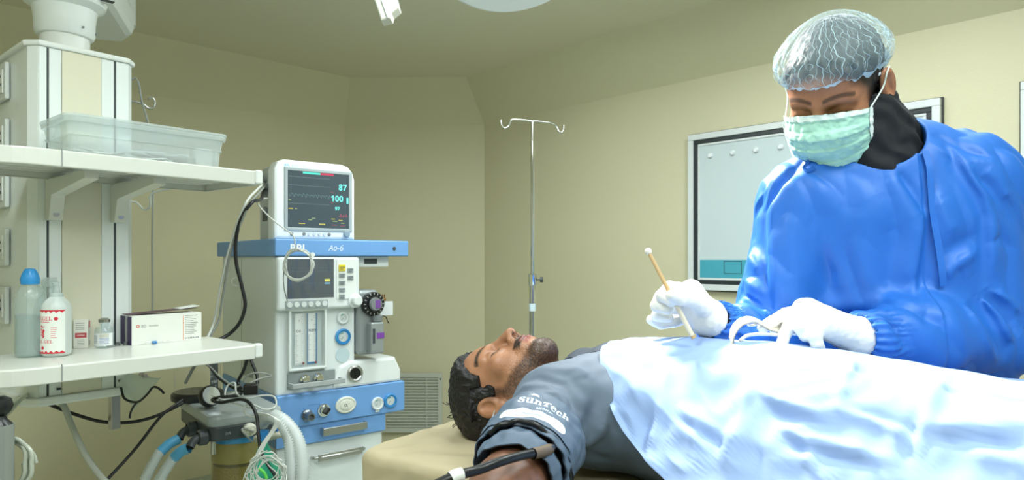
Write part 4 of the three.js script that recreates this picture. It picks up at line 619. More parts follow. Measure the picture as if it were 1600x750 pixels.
// naive surface nets over a box, skipping blocks far from the surface
function surface(f, lo, hi, cell, color, slack = 0.004) {
  const nx = Math.ceil((hi[0] - lo[0]) / cell) + 1, ny = Math.ceil((hi[1] - lo[1]) / cell) + 1, nz = Math.ceil((hi[2] - lo[2]) / cell) + 1;
  const val = new Float32Array(nx * ny * nz).fill(1), p = V(), B = 6, half = B * cell * 0.5;
  for (let kz = 0; kz < nz; kz += B) for (let ky = 0; ky < ny; ky += B) for (let kx = 0; kx < nx; kx += B) {
    p.set(lo[0] + kx * cell + half, lo[1] + ky * cell + half, lo[2] + kz * cell + half);
    const c = f(p), far = Math.abs(c) > half * 1.9 + slack;
    for (let z = kz; z < Math.min(kz + B, nz); z++) for (let y = ky; y < Math.min(ky + B, ny); y++) for (let x = kx; x < Math.min(kx + B, nx); x++) {
      if (far) { val[(z * ny + y) * nx + x] = c > 0 ? 1 : -1; continue; }
      p.set(lo[0] + x * cell, lo[1] + y * cell, lo[2] + z * cell); val[(z * ny + y) * nx + x] = f(p);
    }
  }
  const id = new Int32Array(nx * ny * nz).fill(-1), pos = [], at3 = (x, y, z) => val[(z * ny + y) * nx + x];
  for (let z = 0; z < nz - 1; z++) for (let y = 0; y < ny - 1; y++) for (let x = 0; x < nx - 1; x++) {
    let m = 0; for (let k = 0; k < 8; k++) if (at3(x + (k & 1), y + ((k >> 1) & 1), z + (k >> 2)) < 0) m |= 1 << k;
    if (m === 0 || m === 255) continue;
    let sx = 0, sy = 0, sz = 0, n = 0;
    for (let k = 0; k < 8; k++) for (let a = 0; a < 3; a++) { const j = k | (1 << a); if (j === k) continue; if (((m >> k) & 1) === ((m >> j) & 1)) continue;
      const va = at3(x + (k & 1), y + ((k >> 1) & 1), z + (k >> 2)), vb = at3(x + (j & 1), y + ((j >> 1) & 1), z + (j >> 2)), t = va / (va - vb);
      sx += (k & 1) + (a === 0 ? t : 0); sy += ((k >> 1) & 1) + (a === 1 ? t : 0); sz += (k >> 2) + (a === 2 ? t : 0); n++; }
    id[(z * ny + y) * nx + x] = pos.length / 3; pos.push(lo[0] + (x + sx / n) * cell, lo[1] + (y + sy / n) * cell, lo[2] + (z + sz / n) * cell);
  }
  const idx = [], q = (a, b, c, d, flip) => { if (a < 0 || b < 0 || c < 0 || d < 0) return; if (flip) idx.push(a, c, b, a, d, c); else idx.push(a, b, c, a, c, d); };
  const I = (x, y, z) => id[(z * ny + y) * nx + x];
  for (let z = 1; z < nz - 1; z++) for (let y = 1; y < ny - 1; y++) for (let x = 1; x < nx - 1; x++) {
    const v = at3(x, y, z) < 0;
    if (v !== at3(x + 1, y, z) < 0) q(I(x, y - 1, z - 1), I(x, y, z - 1), I(x, y, z), I(x, y - 1, z), !v);
    if (v !== at3(x, y + 1, z) < 0) q(I(x - 1, y, z - 1), I(x - 1, y, z), I(x, y, z), I(x, y, z - 1), !v);
    if (v !== at3(x, y, z + 1) < 0) q(I(x - 1, y - 1, z), I(x, y - 1, z), I(x, y, z), I(x - 1, y, z), !v);
  }
  const n = pos.length / 3, nor = new Float32Array(n * 3), col = color ? new Float32Array(n * 3) : null, e = cell * 0.5, P = V(), c = [0, 0, 0];
  for (let i = 0; i < n; i++) {
    const x = pos[i * 3], y = pos[i * 3 + 1], z = pos[i * 3 + 2];
    const gx = f(P.set(x + e, y, z)) - f(P.set(x - e, y, z)), gy = f(P.set(x, y + e, z)) - f(P.set(x, y - e, z)), gz = f(P.set(x, y, z + e)) - f(P.set(x, y, z - e)), l = Math.hypot(gx, gy, gz) || 1;
    nor[i * 3] = gx / l; nor[i * 3 + 1] = gy / l; nor[i * 3 + 2] = gz / l;
    if (color) { color(P.set(x, y, z), c); col[i * 3] = c[0]; col[i * 3 + 1] = c[1]; col[i * 3 + 2] = c[2]; }
  }
  const g = new THREE.BufferGeometry();
  g.setAttribute('position', new THREE.Float32BufferAttribute(pos, 3)); g.setAttribute('normal', new THREE.BufferAttribute(nor, 3));
  const uv = new Float32Array(n * 2); for (let i = 0; i < n; i++) { uv[i * 2] = pos[i * 3] + pos[i * 3 + 2] * 0.7; uv[i * 2 + 1] = pos[i * 3 + 1]; } g.setAttribute('uv', new THREE.BufferAttribute(uv, 2));
  if (color) g.setAttribute('color', new THREE.BufferAttribute(col, 3));
  g.setIndex(idx); return g;
}
// where a sight line meets a distance field
function sight(f, px, py, d0, d1) { let d = d0; const p = V(), dir = at(px, py, 1).sub(camera.position); const L = dir.length(); for (let k = 0; k < 200 && d < d1; k++) { p.copy(camera.position).addScaledVector(dir, d); const v = f(p); if (v < 0.0008) return p.clone(); d += Math.max(v, 0.0008) * 0.8 / L; } return null; }
// folds laid on cloth: lines on the surface, each with a width and a height (above 0 a ridge, below 0 a crease)
function foldField(list, crisp = 0) {
  const segs = [];
  for (const [pts, w, h] of list) for (let k = 0; k + 1 < pts.length; k++) { const a = pts[k], b = pts[k + 1]; if (!a || !b) continue; const n = pts.length - 1; const e0 = Math.min(1, k / n * 4, (n - k) / n * 4) * 0.999 + 0.001, e1 = Math.min(1, (k + 1) / n * 4, (n - k - 1) / n * 4) * 0.999 + 0.001; segs.push({ a, b, w, h, e0, e1, cx: (a.x + b.x) / 2, cy: (a.y + b.y) / 2, cz: (a.z + b.z) / 2, r: a.distanceTo(b) / 2 + w * 2.6 }); }
  return p => {
    const best = new Map(); let sum = 0; let lastKey = null, lastV = 0;
    for (const s of segs) {
      const dx = p.x - s.cx, dy = p.y - s.cy, dz = p.z - s.cz; if (dx * dx + dy * dy + dz * dz > s.r * s.r) continue;
      const bx = s.b.x - s.a.x, by = s.b.y - s.a.y, bz = s.b.z - s.a.z, qx = p.x - s.a.x, qy = p.y - s.a.y, qz = p.z - s.a.z;
      const t = clamp((qx * bx + qy * by + qz * bz) / (bx * bx + by * by + bz * bz)), d = Math.hypot(qx - bx * t, qy - by * t, qz - bz * t) / s.w;
      const v = s.h * (s.e0 + (s.e1 - s.e0) * t) * (crisp ? Math.exp(-1.25 * Math.sqrt(d * d + 0.12)) : Math.exp(-d * d));
      const key = s.w * 1e3 + s.h; const o = best.get(key) || 0; if (Math.abs(v) > Math.abs(o)) best.set(key, v);
    }
    for (const v of best.values()) sum += v; return sum;
  };
}
// a head in its own frame: face +z, crown +y, its left ear +x, origin between the ears
function headField(o = {}) {
  const v = V();
  return p => {
    const ax = Math.abs(p.x); v.set(ax, p.y, p.z);
    let d = ell(v, 0, 0.048, -0.014, 0.0745, 0.086, 0.097);
    d = smin(d, ell(v, 0, 0.04, 0.05, 0.058, 0.052, 0.044), 0.04);
    d = smin(d, ell(v, 0, -0.025, 0.032, 0.058, 0.082, 0.064), 0.03);
    d = smin(d, cap(v, V3a, V3b, 0.02, 0.02), 0.03);
    d = smin(d, ell(v, 0, -0.1, 0.074, 0.024, 0.02, 0.02), 0.025);
    d = smin(d, ell(v, 0.044, -0.02, 0.064, 0.022, 0.018, 0.02), 0.025);
    d = smax(d, -ell(v, 0.032, 0.006, 0.104, 0.02, 0.015, 0.018), 0.014);
    d = smin(d, cap(v, Vb1, Vb2, 0.008, 0.008), 0.014);
    d = smin(d, ell(v, 0.032, 0.004, 0.078, 0.0155, 0.0125, 0.0135), 0.006);
    d = smin(d, cap(v, Vn1, Vn2, 0.0075, 0.0125), 0.012);
    d = smin(d, ell(v, 0.0125, -0.036, 0.104, 0.0085, 0.008, 0.0105), 0.008);
    d = smax(d, -ell(v, 0.0068, -0.044, 0.111, 0.0042, 0.006, 0.0055), 0.004);
    d = smin(d, ell(v, 0.0, -0.062, 0.088, 0.03, 0.022, 0.018), 0.015);
    d = smin(d, cap(v, Vu1, Vu2, 0.0062, 0.004), 0.005);
    d = smin(d, cap(v, Vl1, Vl2, 0.0078, 0.004), 0.005);
    // lid line
    if (ax > 0.014 && ax < 0.05 && p.z > 0.07) { const yl = -0.0015 - 0.0035 * Math.cos((ax - 0.032) * 75); d += 0.0012 * Math.exp(-((p.y - yl) * (p.y - yl)) / 2e-6); }
    // ears
    const ex = ax - 0.0765, ey = p.y - 0.0, ez = p.z + 0.012;
    let e = ell(V4.set(ex - ez * -0.28, ey, ez), 0.006, 0.002, 0, 0.0095, 0.033, 0.02);
    e = smax(e, -ell(V4.set(ex - ez * -0.28, ey, ez), 0.0155, 0.004, 0.002, 0.009, 0.021, 0.0115), 0.004);
    e = smin(e, ell(V4.set(ex - ez * -0.28, ey, ez), 0.009, 0.004, -0.006, 0.004, 0.016, 0.003), 0.004);
    e = smin(e, ell(V4.set(ex - ez * -0.28, ey, ez), 0.006, -0.028, 0.004, 0.006, 0.009, 0.008), 0.006);
    d = smin(d, e, 0.006);
    if (o.neck) d = smin(d, cap(p, o.neck[0], o.neck[1], 0.052, 0.056), 0.04);
    return d;
  };
}
const V4 = V(), V3a = V(0.052, -0.045, 0.0), V3b = V(0.012, -0.098, 0.066), Vb1 = V(0.014, 0.024, 0.092), Vb2 = V(0.046, 0.02, 0.076), Vn1 = V(0, 0.016, 0.095), Vn2 = V(0, -0.03, 0.116), Vu1 = V(0, -0.06, 0.1035), Vu2 = V(0.021, -0.065, 0.094), Vl1 = V(0, -0.072, 0.1005), Vl2 = V(0.019, -0.067, 0.093);
function baked(g, m) { const q = g.clone(); q.applyMatrix4(m); return q; }
function bodyJoin(list) { // geometries with colour joined into one surface
  return mergeGeometries(list.map(g => { const q = g.index ? g.toNonIndexed() : g; for (const k of Object.keys(q.attributes)) if (!['position', 'normal', 'uv', 'color'].includes(k)) q.deleteAttribute(k); return q; }));
}
// sheet from a grid of points with a small thickness
function sheet(nu, nv, fn, thick = 0.001) {
  const pos = [], uv = [], idx = [], N = (nu + 1) * (nv + 1);
  for (let j = 0; j <= nv; j++) for (let i = 0; i <= nu; i++) { const p = fn(i / nu, j / nv); pos.push(p.x, p.y, p.z); uv.push(i / nu, j / nv); }
  for (let j = 0; j < nv; j++) for (let i = 0; i < nu; i++) { const a = j * (nu + 1) + i, b = a + 1, c = a + nu + 1, d = c + 1; idx.push(a, b, d, a, d, c); }
  const g = new THREE.BufferGeometry(); g.setAttribute('position', new THREE.Float32BufferAttribute(pos, 3)); g.setAttribute('uv', new THREE.Float32BufferAttribute(uv, 2)); g.setIndex(idx); g.computeVertexNormals();
  if (!thick) return g;
  const n = g.attributes.normal, pos2 = pos.slice(), uv2 = uv.concat(uv), nor2 = [];
  for (let i = 0; i < N; i++) nor2.push(n.getX(i), n.getY(i), n.getZ(i));
  for (let i = 0; i < N; i++) { pos2.push(pos[i * 3] - n.getX(i) * thick, pos[i * 3 + 1] - n.getY(i) * thick, pos[i * 3 + 2] - n.getZ(i) * thick); nor2.push(-n.getX(i), -n.getY(i), -n.getZ(i)); }
  const id2 = idx.slice(); for (let k = 0; k < idx.length; k += 3) id2.push(idx[k] + N, idx[k + 2] + N, idx[k + 1] + N);
  const edge = (a, b) => id2.push(a, a + N, b, b, a + N, b + N);
  for (let i = 0; i < nu; i++) { edge(i, i + 1); edge(nv * (nu + 1) + i + 1, nv * (nu + 1) + i); } for (let j = 0; j < nv; j++) { edge((j + 1) * (nu + 1), j * (nu + 1)); edge(j * (nu + 1) + nu, (j + 1) * (nu + 1) + nu); }
  const G = new THREE.BufferGeometry(); G.setAttribute('position', new THREE.Float32BufferAttribute(pos2, 3)); G.setAttribute('normal', new THREE.Float32BufferAttribute(nor2, 3)); G.setAttribute('uv', new THREE.Float32BufferAttribute(uv2, 2)); G.setIndex(id2); return G;
}
// ---------------------------------------------------------------- operating table
const TT = -33 * Math.PI / 180, TO = V(-0.156, 0, -1.41), TA = V(Math.cos(-TT), 0, Math.sin(-TT)), TF = V(Math.sin(-TT), 0, -Math.cos(-TT));
const BED = 0.93;
const tab = (s, y, t) => TO.clone().addScaledVector(TA, s).addScaledVector(TF, t).setY(y);
{
  const o = thing('operating_table', 'operating table with a beige cloth-covered pad under the patient', 'operating table', TO.toArray(), TT);   // local x along the patient, -z away from the camera
  const L = 1.95, x0 = -0.02;
  const sheetM = M('sheet_beige', 0xaea181, 0.8, { sheen: 0.3, sheenColor: new THREE.Color(0xd8cfae) });
  const padShape = p => { const qx = Math.abs(p.x - (x0 + L / 2)) - (L / 2 - 0.05), qz = Math.abs(p.z) - (0.225 - 0.05), r2 = Math.hypot(Math.max(qx, 0), Math.max(qz, 0)) + Math.min(Math.max(qx, qz), 0) - 0.05; const qy = Math.abs(p.y - (BED - 0.035)) - 0.035 + 0.02, qr = r2 + 0.02;
    let d = Math.hypot(Math.max(qr, 0), Math.max(qy, 0)) + Math.min(Math.max(qr, qy), 0) - 0.02;
    const w = noise3(p.x * 9, p.y * 14, p.z * 5) * 0.5 + noise3(p.x * 22 + 5, p.y * 30, p.z * 12) * 0.25; d += 0.004 * w * (p.y > BED - 0.012 ? 0.55 : 1.0) + 0.0015 * Math.sin(p.x * 46 + p.z * 60 + 4 * noise3(p.x * 5, 0, p.z * 5));
    return d; };
  mesh('pad', surface(padShape, [x0 - 0.03, BED - 0.09, -0.25], [0.62, BED + 0.02, 0.25], 0.006), sheetM, o);
  mesh('pad_extension', box(L - 0.6, 0.07, 0.44, x0 + L / 2 + 0.3, BED - 0.036, 0, 0.02), sheetM, o);
  mesh('hanging_sheet', surface(p => { const x = p.x - (0.0), t = clamp((BED - 0.05 - p.y) / 0.16); return Math.max(cap(p, V(0.03, BED - 0.06, 0.19), V(0.0, BED - 0.2, 0.2), 0.03, 0.022) + 0.006 * noise3(p.x * 30, p.y * 10, p.z * 30), -1); }, [-0.06, BED - 0.26, 0.13], [0.1, BED - 0.02, 0.26], 0.005), M('sheet_olive', 0x8b7f5c, 0.85), o);
  mesh('frame', [box(L, 0.03, 0.42, x0 + L / 2 + 0.02, BED - 0.09, 0, 0.006)], greyPl, o);
  for (const z of [0.235, -0.235]) mesh('side_rail', box(L - 0.1, 0.03, 0.012, x0 + L / 2, BED - 0.085, z, 0.003), M('rail_white' + z, 0xc9cbc2, 0.3), o);
  mesh('column', [box(0.34, 0.62, 0.26, 0.95, BED - 0.41, 0, 0.03), box(0.3, 0.08, 0.24, 0.95, BED - 0.13, 0, 0.01)], steel, o);
  mesh('base', [box(0.95, 0.12, 0.5, 0.95, 0.06, 0, 0.03)], greyPl, o);
  const ab = mesh('arm_board', box(0.15, 0.03, 0.68, 0.40, BED - 0.005, 0.60, 0.012), black, o);
  mesh('board_bracket', box(0.06, 0.02, 0.12, 0.40, BED - 0.03, 0.28, 0.004), steel, ab);
}
// ---------------------------------------------------------------- surgeon
const gownM = M('gown_blue', 0x226ac4, 0.52, { sheen: 0.4, sheenRoughness: 0.45, sheenColor: new THREE.Color(0x9cc6ff) });
const gloveM = M('glove_white', 0xf2efe6, 0.5);
const skinCol = (r, g, b) => { const c = new THREE.Color().setRGB(r / 255, g / 255, b / 255, THREE.SRGBColorSpace); return [c.r, c.g, c.b]; };
const mixc = (c, k, t) => { c[0] += (k[0] - c[0]) * t; c[1] += (k[1] - c[1]) * t; c[2] += (k[2] - c[2]) * t; };
{
  const base = at(1408, 405, 1.32);
  const o = thing('person', 'standing person in a blue surgical gown, green mask and white net cap', 'person', [0, 0, 0]);
  const SR = at(1258, 322, 1.29), SL = at(1508, 290, 1.26), NB = V(0.712, 1.462, -1.285), HC = at(1307, 147, 1.25);
  const ER = at(1188, 540, 1.27), WR = at(1104, 496, 1.135), EL = at(1525, 533, 1.22), WL = at(1338, 526, 1.09);
  const chest = V(0.715, 1.27, -1.295), belly = V(0.745, 1.05, -1.36), pelvis = V(0.77, 0.9, -1.40);
  const neckDir0 = HC.clone().sub(NB); const right = SL.clone().sub(SR).setY(0).normalize(), fwd = V(-right.z, 0, right.x); if (fwd.z < 0) fwd.negate(); fwd.set(-0.25, 0, 0.968);
  const loc = (p, c) => { const x = p.x - c.x, y = p.y - c.y, z = p.z - c.z; return V4b.set(x * right.x + z * right.z, y, x * fwd.x + z * fwd.z); };
  const V4b = V();
  // ---- gown
  const torsoBase = p => {
    let d = ell(loc(p, chest), 0, 0, 0, 0.205, 0.235, 0.145);
    d = smin(d, ell(loc(p, belly), 0, 0, 0.005, 0.2, 0.3, 0.15), 0.1);
    const q = loc(p, belly), k = smooth(1.15, 0.55, p.y), r = Math.hypot(q.x / (0.2 + 0.06 * k), q.z / (0.15 + 0.05 * k)); 
    d = smin(d, Math.max((r - 1) * 0.15, p.y - 1.2, 0.42 - p.y), 0.05);
    d = smin(d, cap(p, SR, SL, 0.075, 0.085), 0.1);
    d = smin(d, cap(p, SL.clone().lerp(NB, 0.45), NB, 0.06, 0.062), 0.08); d = smin(d, cap(p, SR.clone().lerp(NB, 0.45), NB, 0.055, 0.062), 0.08);
    return d;
  };
  const MR = ER.clone().lerp(WR, 0.5).add(V(0, -0.01, 0)), ML = EL.clone().lerp(WL, 0.5).add(V(0.0, 0.004, 0.006));
  const cuffR = ER.clone().lerp(WR, 0.86), cuffL = EL.clone().lerp(WL, 0.90);
  const armR = p => smin(cap(p, SR, ER, 0.082, 0.064), smin(cap(p, ER, MR, 0.066, 0.054), cap(p, MR, cuffR, 0.054, 0.036), 0.03), 0.03);
  const armL = p => smin(cap(p, SL, EL, 0.088, 0.078), smin(cap(p, EL, ML, 0.08, 0.068), cap(p, ML, cuffL, 0.066, 0.04), 0.03), 0.03);
  const nCut = NB.clone().addScaledVector(fwd, 0.05).addScaledVector(right, -0.03).add(V(0, 0.03, 0));
  const neckCut = p => cap(p, nCut, HC, 0.08, 0.07);
  const gownBase = p => { let d = torsoBase(p); d = smin(d, armR(p), 0.035); d = smin(d, armL(p), 0.03); return d; };
  const proj = (f, pts, d0 = 0.8) => pts.map(([x, y]) => sight(f, x, y, d0, 1.8));
  const dens = pts => { const r = []; for (let k = 0; k + 1 < pts.length; k++) for (let j = 0; j < 4; j++) r.push([lerp(pts[k][0], pts[k + 1][0], j / 4), lerp(pts[k][1], pts[k + 1][1], j / 4)]); r.push(pts[pts.length - 1]); return r; };
  const F2 = (pts, w, h) => [proj(gownBase, dens(pts)).filter(Boolean), w, h];
  const folds = foldField([
    F2([[1262, 246], [1240, 268], [1215, 298], [1196, 331], [1190, 391], [1196, 440], [1204, 490]], 0.007, -0.011), F2([[1272, 262], [1228, 296], [1208, 334], [1203, 391], [1212, 470]], 0.01, 0.007),
    F2([[1238, 258], [1205, 288], [1182, 318], [1170, 350]], 0.009, 0.006), F2([[1222, 262], [1195, 300], [1178, 340], [1176, 380], [1184, 420]], 0.008, -0.006),
    F2([[1150, 359], [1176, 377], [1192, 400]], 0.008, -0.008), F2([[1142, 372], [1168, 396], [1188, 424]], 0.01, 0.005),
    F2([[1140, 420], [1166, 440], [1200, 462]], 0.009, 0.006), F2([[1136, 440], [1160, 458], [1200, 486]], 0.007, -0.008), F2([[1130, 462], [1160, 474], [1205, 508]], 0.008, 0.006), F2([[1138, 478], [1170, 494], [1195, 518]], 0.006, -0.006), F2([[1155, 452], [1185, 470], [1215, 500]], 0.006, 0.005),
    F2([[1395, 258], [1412, 280], [1438, 316], [1450, 345]], 0.009, -0.008), F2([[1382, 262], [1398, 292], [1422, 330], [1436, 360]], 0.01, 0.006),
    F2([[1451, 335], [1446, 390], [1437, 466]], 0.007, -0.012), F2([[1440, 335], [1434, 390], [1424, 466]], 0.012, 0.006),
    F2([[1475, 215], [1487, 240], [1500, 268], [1520, 300], [1535, 335], [1538, 400], [1537, 452]], 0.007, -0.01), F2([[1484, 216], [1500, 244], [1515, 272], [1538, 306], [1549, 340], [1551, 400], [1549, 450]], 0.012, 0.007),
    F2([[1516, 266], [1545, 290], [1570, 322], [1592, 368]], 0.008, -0.007), F2([[1528, 256], [1560, 285], [1582, 320]], 0.01, 0.006),
    F2([[1470, 400], [1500, 382], [1534, 364]], 0.009, -0.006), F2([[1466, 440], [1500, 408], [1530, 392]], 0.01, 0.006), F2([[1462, 300], [1475, 340], [1490, 370]], 0.009, 0.006), F2([[1540, 380], [1565, 372], [1590, 392]], 0.008, -0.005), F2([[1505, 250], [1545, 256], [1578, 285]], 0.008, 0.005),
    F2([[1384, 505], [1402, 520], [1420, 545]], 0.009, -0.012), F2([[1372, 500], [1390, 522], [1402, 556]], 0.009, 0.012), F2([[1430, 490], [1470, 505], [1510, 560]], 0.010, -0.009), F2([[1526, 466], [1550, 500], [1570, 540], [1574, 560]], 0.007, -0.014), F2([[1542, 460], [1568, 486], [1590, 520]], 0.007, -0.013), F2([[1534, 463], [1560, 495], [1582, 535]], 0.006, 0.011), F2([[1505, 472], [1535, 515], [1556, 570]], 0.008, 0.011), F2([[1518, 470], [1545, 510], [1560, 552]], 0.006, -0.0105), F2([[1548, 452], [1578, 470], [1597, 492]], 0.007, 0.006),
    F2([[1290, 300], [1285, 380], [1300, 470]], 0.02, -0.004), F2([[1340, 300], [1350, 390], [1345, 470]], 0.025, 0.005), F2([[1390, 330], [1395, 400], [1385, 470]], 0.02, -0.005), F2([[1240, 310], [1238, 390], [1250, 470]], 0.02, 0.004),
    F2([[1215, 468], [1290, 478], [1370, 470], [1440, 478]], 0.012, 0.006), F2([[1215, 484], [1290, 494], [1370, 486]], 0.01, -0.006), F2([[1300, 268], [1340, 262], [1390, 245], [1420, 222]], 0.006, 0.004),
    F2([[1425, 212], [1440, 232], [1445, 262]], 0.007, -0.006), F2([[1440, 208], [1470, 212], [1510, 232], [1550, 250]], 0.007, -0.006), F2([[1430, 205], [1450, 222], [1480, 240], [1505, 262]], 0.007, 0.005)
  ], 1);
  const mid = pts => { const q = pts.map(([x, y]) => sight(gownBase, x, y, 0.8, 1.8)).filter(Boolean).map(p => loc(p, chest).x); return q.reduce((a, b) => a + b, 0) / q.length; }, bibL = mid([[1202, 360], [1204, 400], [1206, 440]]), bibR = mid([[1450, 350], [1446, 390], [1440, 440]]);
  const gown = p => {
    let d = gownBase(p);
    if (d < 0.05) { d -= 2.3 * folds(p) * smooth(-0.002, 0.035, neckCut(p)); { const q = loc(p, chest); if (q.z > 0.02) d -= 0.0045 * smooth(bibL - 0.0025, bibL + 0.0025, q.x) * smooth(bibR + 0.0025, bibR - 0.0025, q.x) * smooth(0.02, 0.06, q.z); } d += 0.0012 * noise3(p.x * 9, p.y * 6, p.z * 9) + 0.0034 * (1 - 2 * Math.abs(noise3(p.x * 13 + p.y * 5, p.y * 4.5, p.z * 13))) * smooth(0, 0.03, neckCut(p));
      const cR = WR.distanceTo(p), cL = WL.distanceTo(p); if (cR < 0.09) d += 0.0028 * Math.sin(Math.atan2(p.y - WR.y, (p.z - WR.z) * 0.7 + (p.x - WR.x) * 0.4) * 17) * smooth(0.09, 0.05, cR); if (cL < 0.09) d += 0.0028 * Math.sin(Math.atan2(p.y - WL.y, p.z - WL.z) * 17) * smooth(0.09, 0.05, cL); }
    d = smax(d, -neckCut(p), 0.006);
    d = smax(d, -cap(p, cuffR.clone().lerp(WR, 0.5), WR.clone().lerp(cuffR, -2), 0.03, 0.04), 0.004); d = smax(d, -cap(p, cuffL.clone().lerp(WL, 0.6), WL.clone().lerp(cuffL, -2), 0.031, 0.045), 0.004);
    return d;
  };
  mesh('gown', surface(gown, [0.28, 0.98, -1.6], [1.16, 1.6, -0.98], 0.0040), gownM, o);
  mesh('gown_skirt', surface(p => torsoBase(p) + 0.006 * Math.sin(Math.atan2(p.z - belly.z, p.x - belly.x) * 14 + p.y), [0.45, 0.4, -1.7], [1.12, 1.0, -1.1], 0.012), gownM, o);
  { // ties and neck binding
    const sf = p => gown(p);
    const ribbon = (pts, w, name) => { const P = dens(pts).map(([x, y]) => sight(sf, x, y, 0.8, 1.8)).filter(Boolean).map(p => p.add(V(0, 0, 0.004))); const c = new THREE.CatmullRomCurve3(P); mesh(name, sheet(40, 3, (u, v) => { const q = c.getPoint(u), t = c.getTangent(u), side = t.clone().cross(V(0, 0, 1)).normalize(); return q.addScaledVector(side, (v - 0.5) * w).add(V(0, 0, 0.002 * Math.sin(u * 9))); }, 0.0012), gownM, o); };
    ribbon([[1443, 236], [1449, 262], [1453, 300], [1458, 345], [1464, 390], [1471, 446]], 0.012, 'front_tie');
    ribbon([[1262, 252], [1254, 262], [1258, 268], [1270, 262]], 0.006, 'neck_tie');
  }
  // ---- black roll-neck
  const neckDir = HC.clone().sub(NB);
  const roll = p => { let d = smin(cap(p, NB.clone().addScaledVector(neckDir, -0.2), NB.clone().addScaledVector(neckDir, 0.62), 0.079, 0.075), cap(p, NB.clone().addScaledVector(fwd, 0.045).addScaledVector(right, -0.03).add(V(0, -0.01, 0)), NB.clone().addScaledVector(neckDir, 0.45).addScaledVector(fwd, 0.02), 0.074, 0.07), 0.03); d += 0.003 * Math.sin((p.y - NB.y) * 150 + (p.x - NB.x) * 90 + 2 * noise3(p.x * 12, p.y * 12, p.z * 12)) + 0.002 * noise3(p.x * 25, p.y * 25, p.z * 25); return smax(d, -cap(p, NB.clone().addScaledVector(neckDir, 0.45), HC.clone().addScaledVector(neckDir, 0.6), 0.062, 0.07), 0.004); };
  mesh('roll_neck', surface(roll, [0.5, 1.36, -1.45], [0.88, 1.66, -1.06], 0.005), M('knit_black', 0x12161b, 0.85), o);
  // ---- head and body
  const HM = new THREE.Matrix4().makeRotationFromEuler(new THREE.Euler(0.58, -0.78, -0.06, 'YXZ')); HM.setPosition(HC);
  const HI = HM.clone().invert(); const nb = NB.clone().applyMatrix4(HI);
  const skinA = skinCol(170, 118, 88), skinB = skinCol(144, 96, 70), hairC = skinCol(24, 18, 16), lipC = skinCol(110, 62, 54);
  const hf = headField({ neck: [V(0, -0.03, -0.03), nb] });
  const headCol = (p, c) => { c[0] = skinA[0]; c[1] = skinA[1]; c[2] = skinA[2]; mixc(c, skinB, clamp(0.5 + 0.5 * noise3(p.x * 40, p.y * 40, p.z * 40)) * 0.5);
    const ax = Math.abs(p.x); const br = Math.abs(p.y - (0.026 + 0.006 * Math.cos((ax - 0.034) * 60))); if (p.z > 0.055 && ax > 0.01 && ax < 0.056) mixc(c, hairC, smooth(0.0055, 0.002, br) * 0.75);
    if (p.z > 0.07 && ax > 0.016 && ax < 0.048) mixc(c, hairC, smooth(0.003, 0.0012, Math.abs(p.y + 0.0015 + 0.0035 * Math.cos((ax - 0.032) * 75))));
    const n = noise3(p.x * 300, p.y * 300, p.z * 300) * 0.12;
    const scalp = smooth(-0.03, 0.0, p.y - 0.062 + p.z * 0.0 - (p.z - 0.075) * 0.95 + 0.0) * (p.y > -0.06 ? 1 : 0); if (ax < 0.076 || p.y > 0.04) mixc(c, hairC, clamp(scalp + n) * (ax < 0.078 ? 1 : 0));
    if (ax > 0.035 && p.z > -0.002 && p.z < 0.055 && p.y < 0.02 && p.y > -0.11 && ax < 0.073) mixc(c, hairC, clamp(smooth(0.055, 0.03, p.z) * 0.85 + n)); 
    if (p.y < -0.05 && p.z > 0.02) mixc(c, hairC, clamp(0.75 + n)); };
  const headG = baked(surface(hf, [-0.1, -0.16, -0.13], [0.1, 0.145, 0.14], 0.0026, headCol), HM);
  const hips = (s) => pelvis.clone().addScaledVector(right, s * 0.1).add(V(0, -0.05, 0)), knee = s => V(0, 0, 0).copy(hips(s)).setY(0.5), foot = s => hips(s).setY(0.09);
  const bodyF = p => { let d = ell(loc(p, chest), 0, 0, -0.01, 0.16, 0.21, 0.1); d = smin(d, ell(loc(p, belly), 0, 0, -0.01, 0.15, 0.22, 0.1), 0.08); d = smin(d, cap(p, SR, SL, 0.045, 0.05), 0.06); d = smin(d, cap(p, NB.clone().addScaledVector(neckDir, -0.4), NB.clone().addScaledVector(neckDir, 0.5), 0.055, 0.05), 0.04);
    for (const [a, b, c] of [[SR, ER, WR], [SL, EL, WL]]) { d = smin(d, cap(p, a, b, 0.048, 0.04), 0.03); d = smin(d, cap(p, b, c, 0.04, 0.023), 0.02); }
    for (const s of [-1, 1]) { d = smin(d, cap(p, hips(s), knee(s), 0.085, 0.058), 0.05); d = smin(d, cap(p, knee(s), foot(s), 0.056, 0.038), 0.03); d = smin(d, cap(p, foot(s).setY(0.04), foot(s).setY(0.035).addScaledVector(fwd, 0.17), 0.036, 0.03), 0.03); } return d; };
  const bodyG = surface(bodyF, [0.28, -0.01, -1.65], [1.1, 1.62, -1.0], 0.011, (p, c) => { c[0] = skinA[0]; c[1] = skinA[1]; c[2] = skinA[2]; });
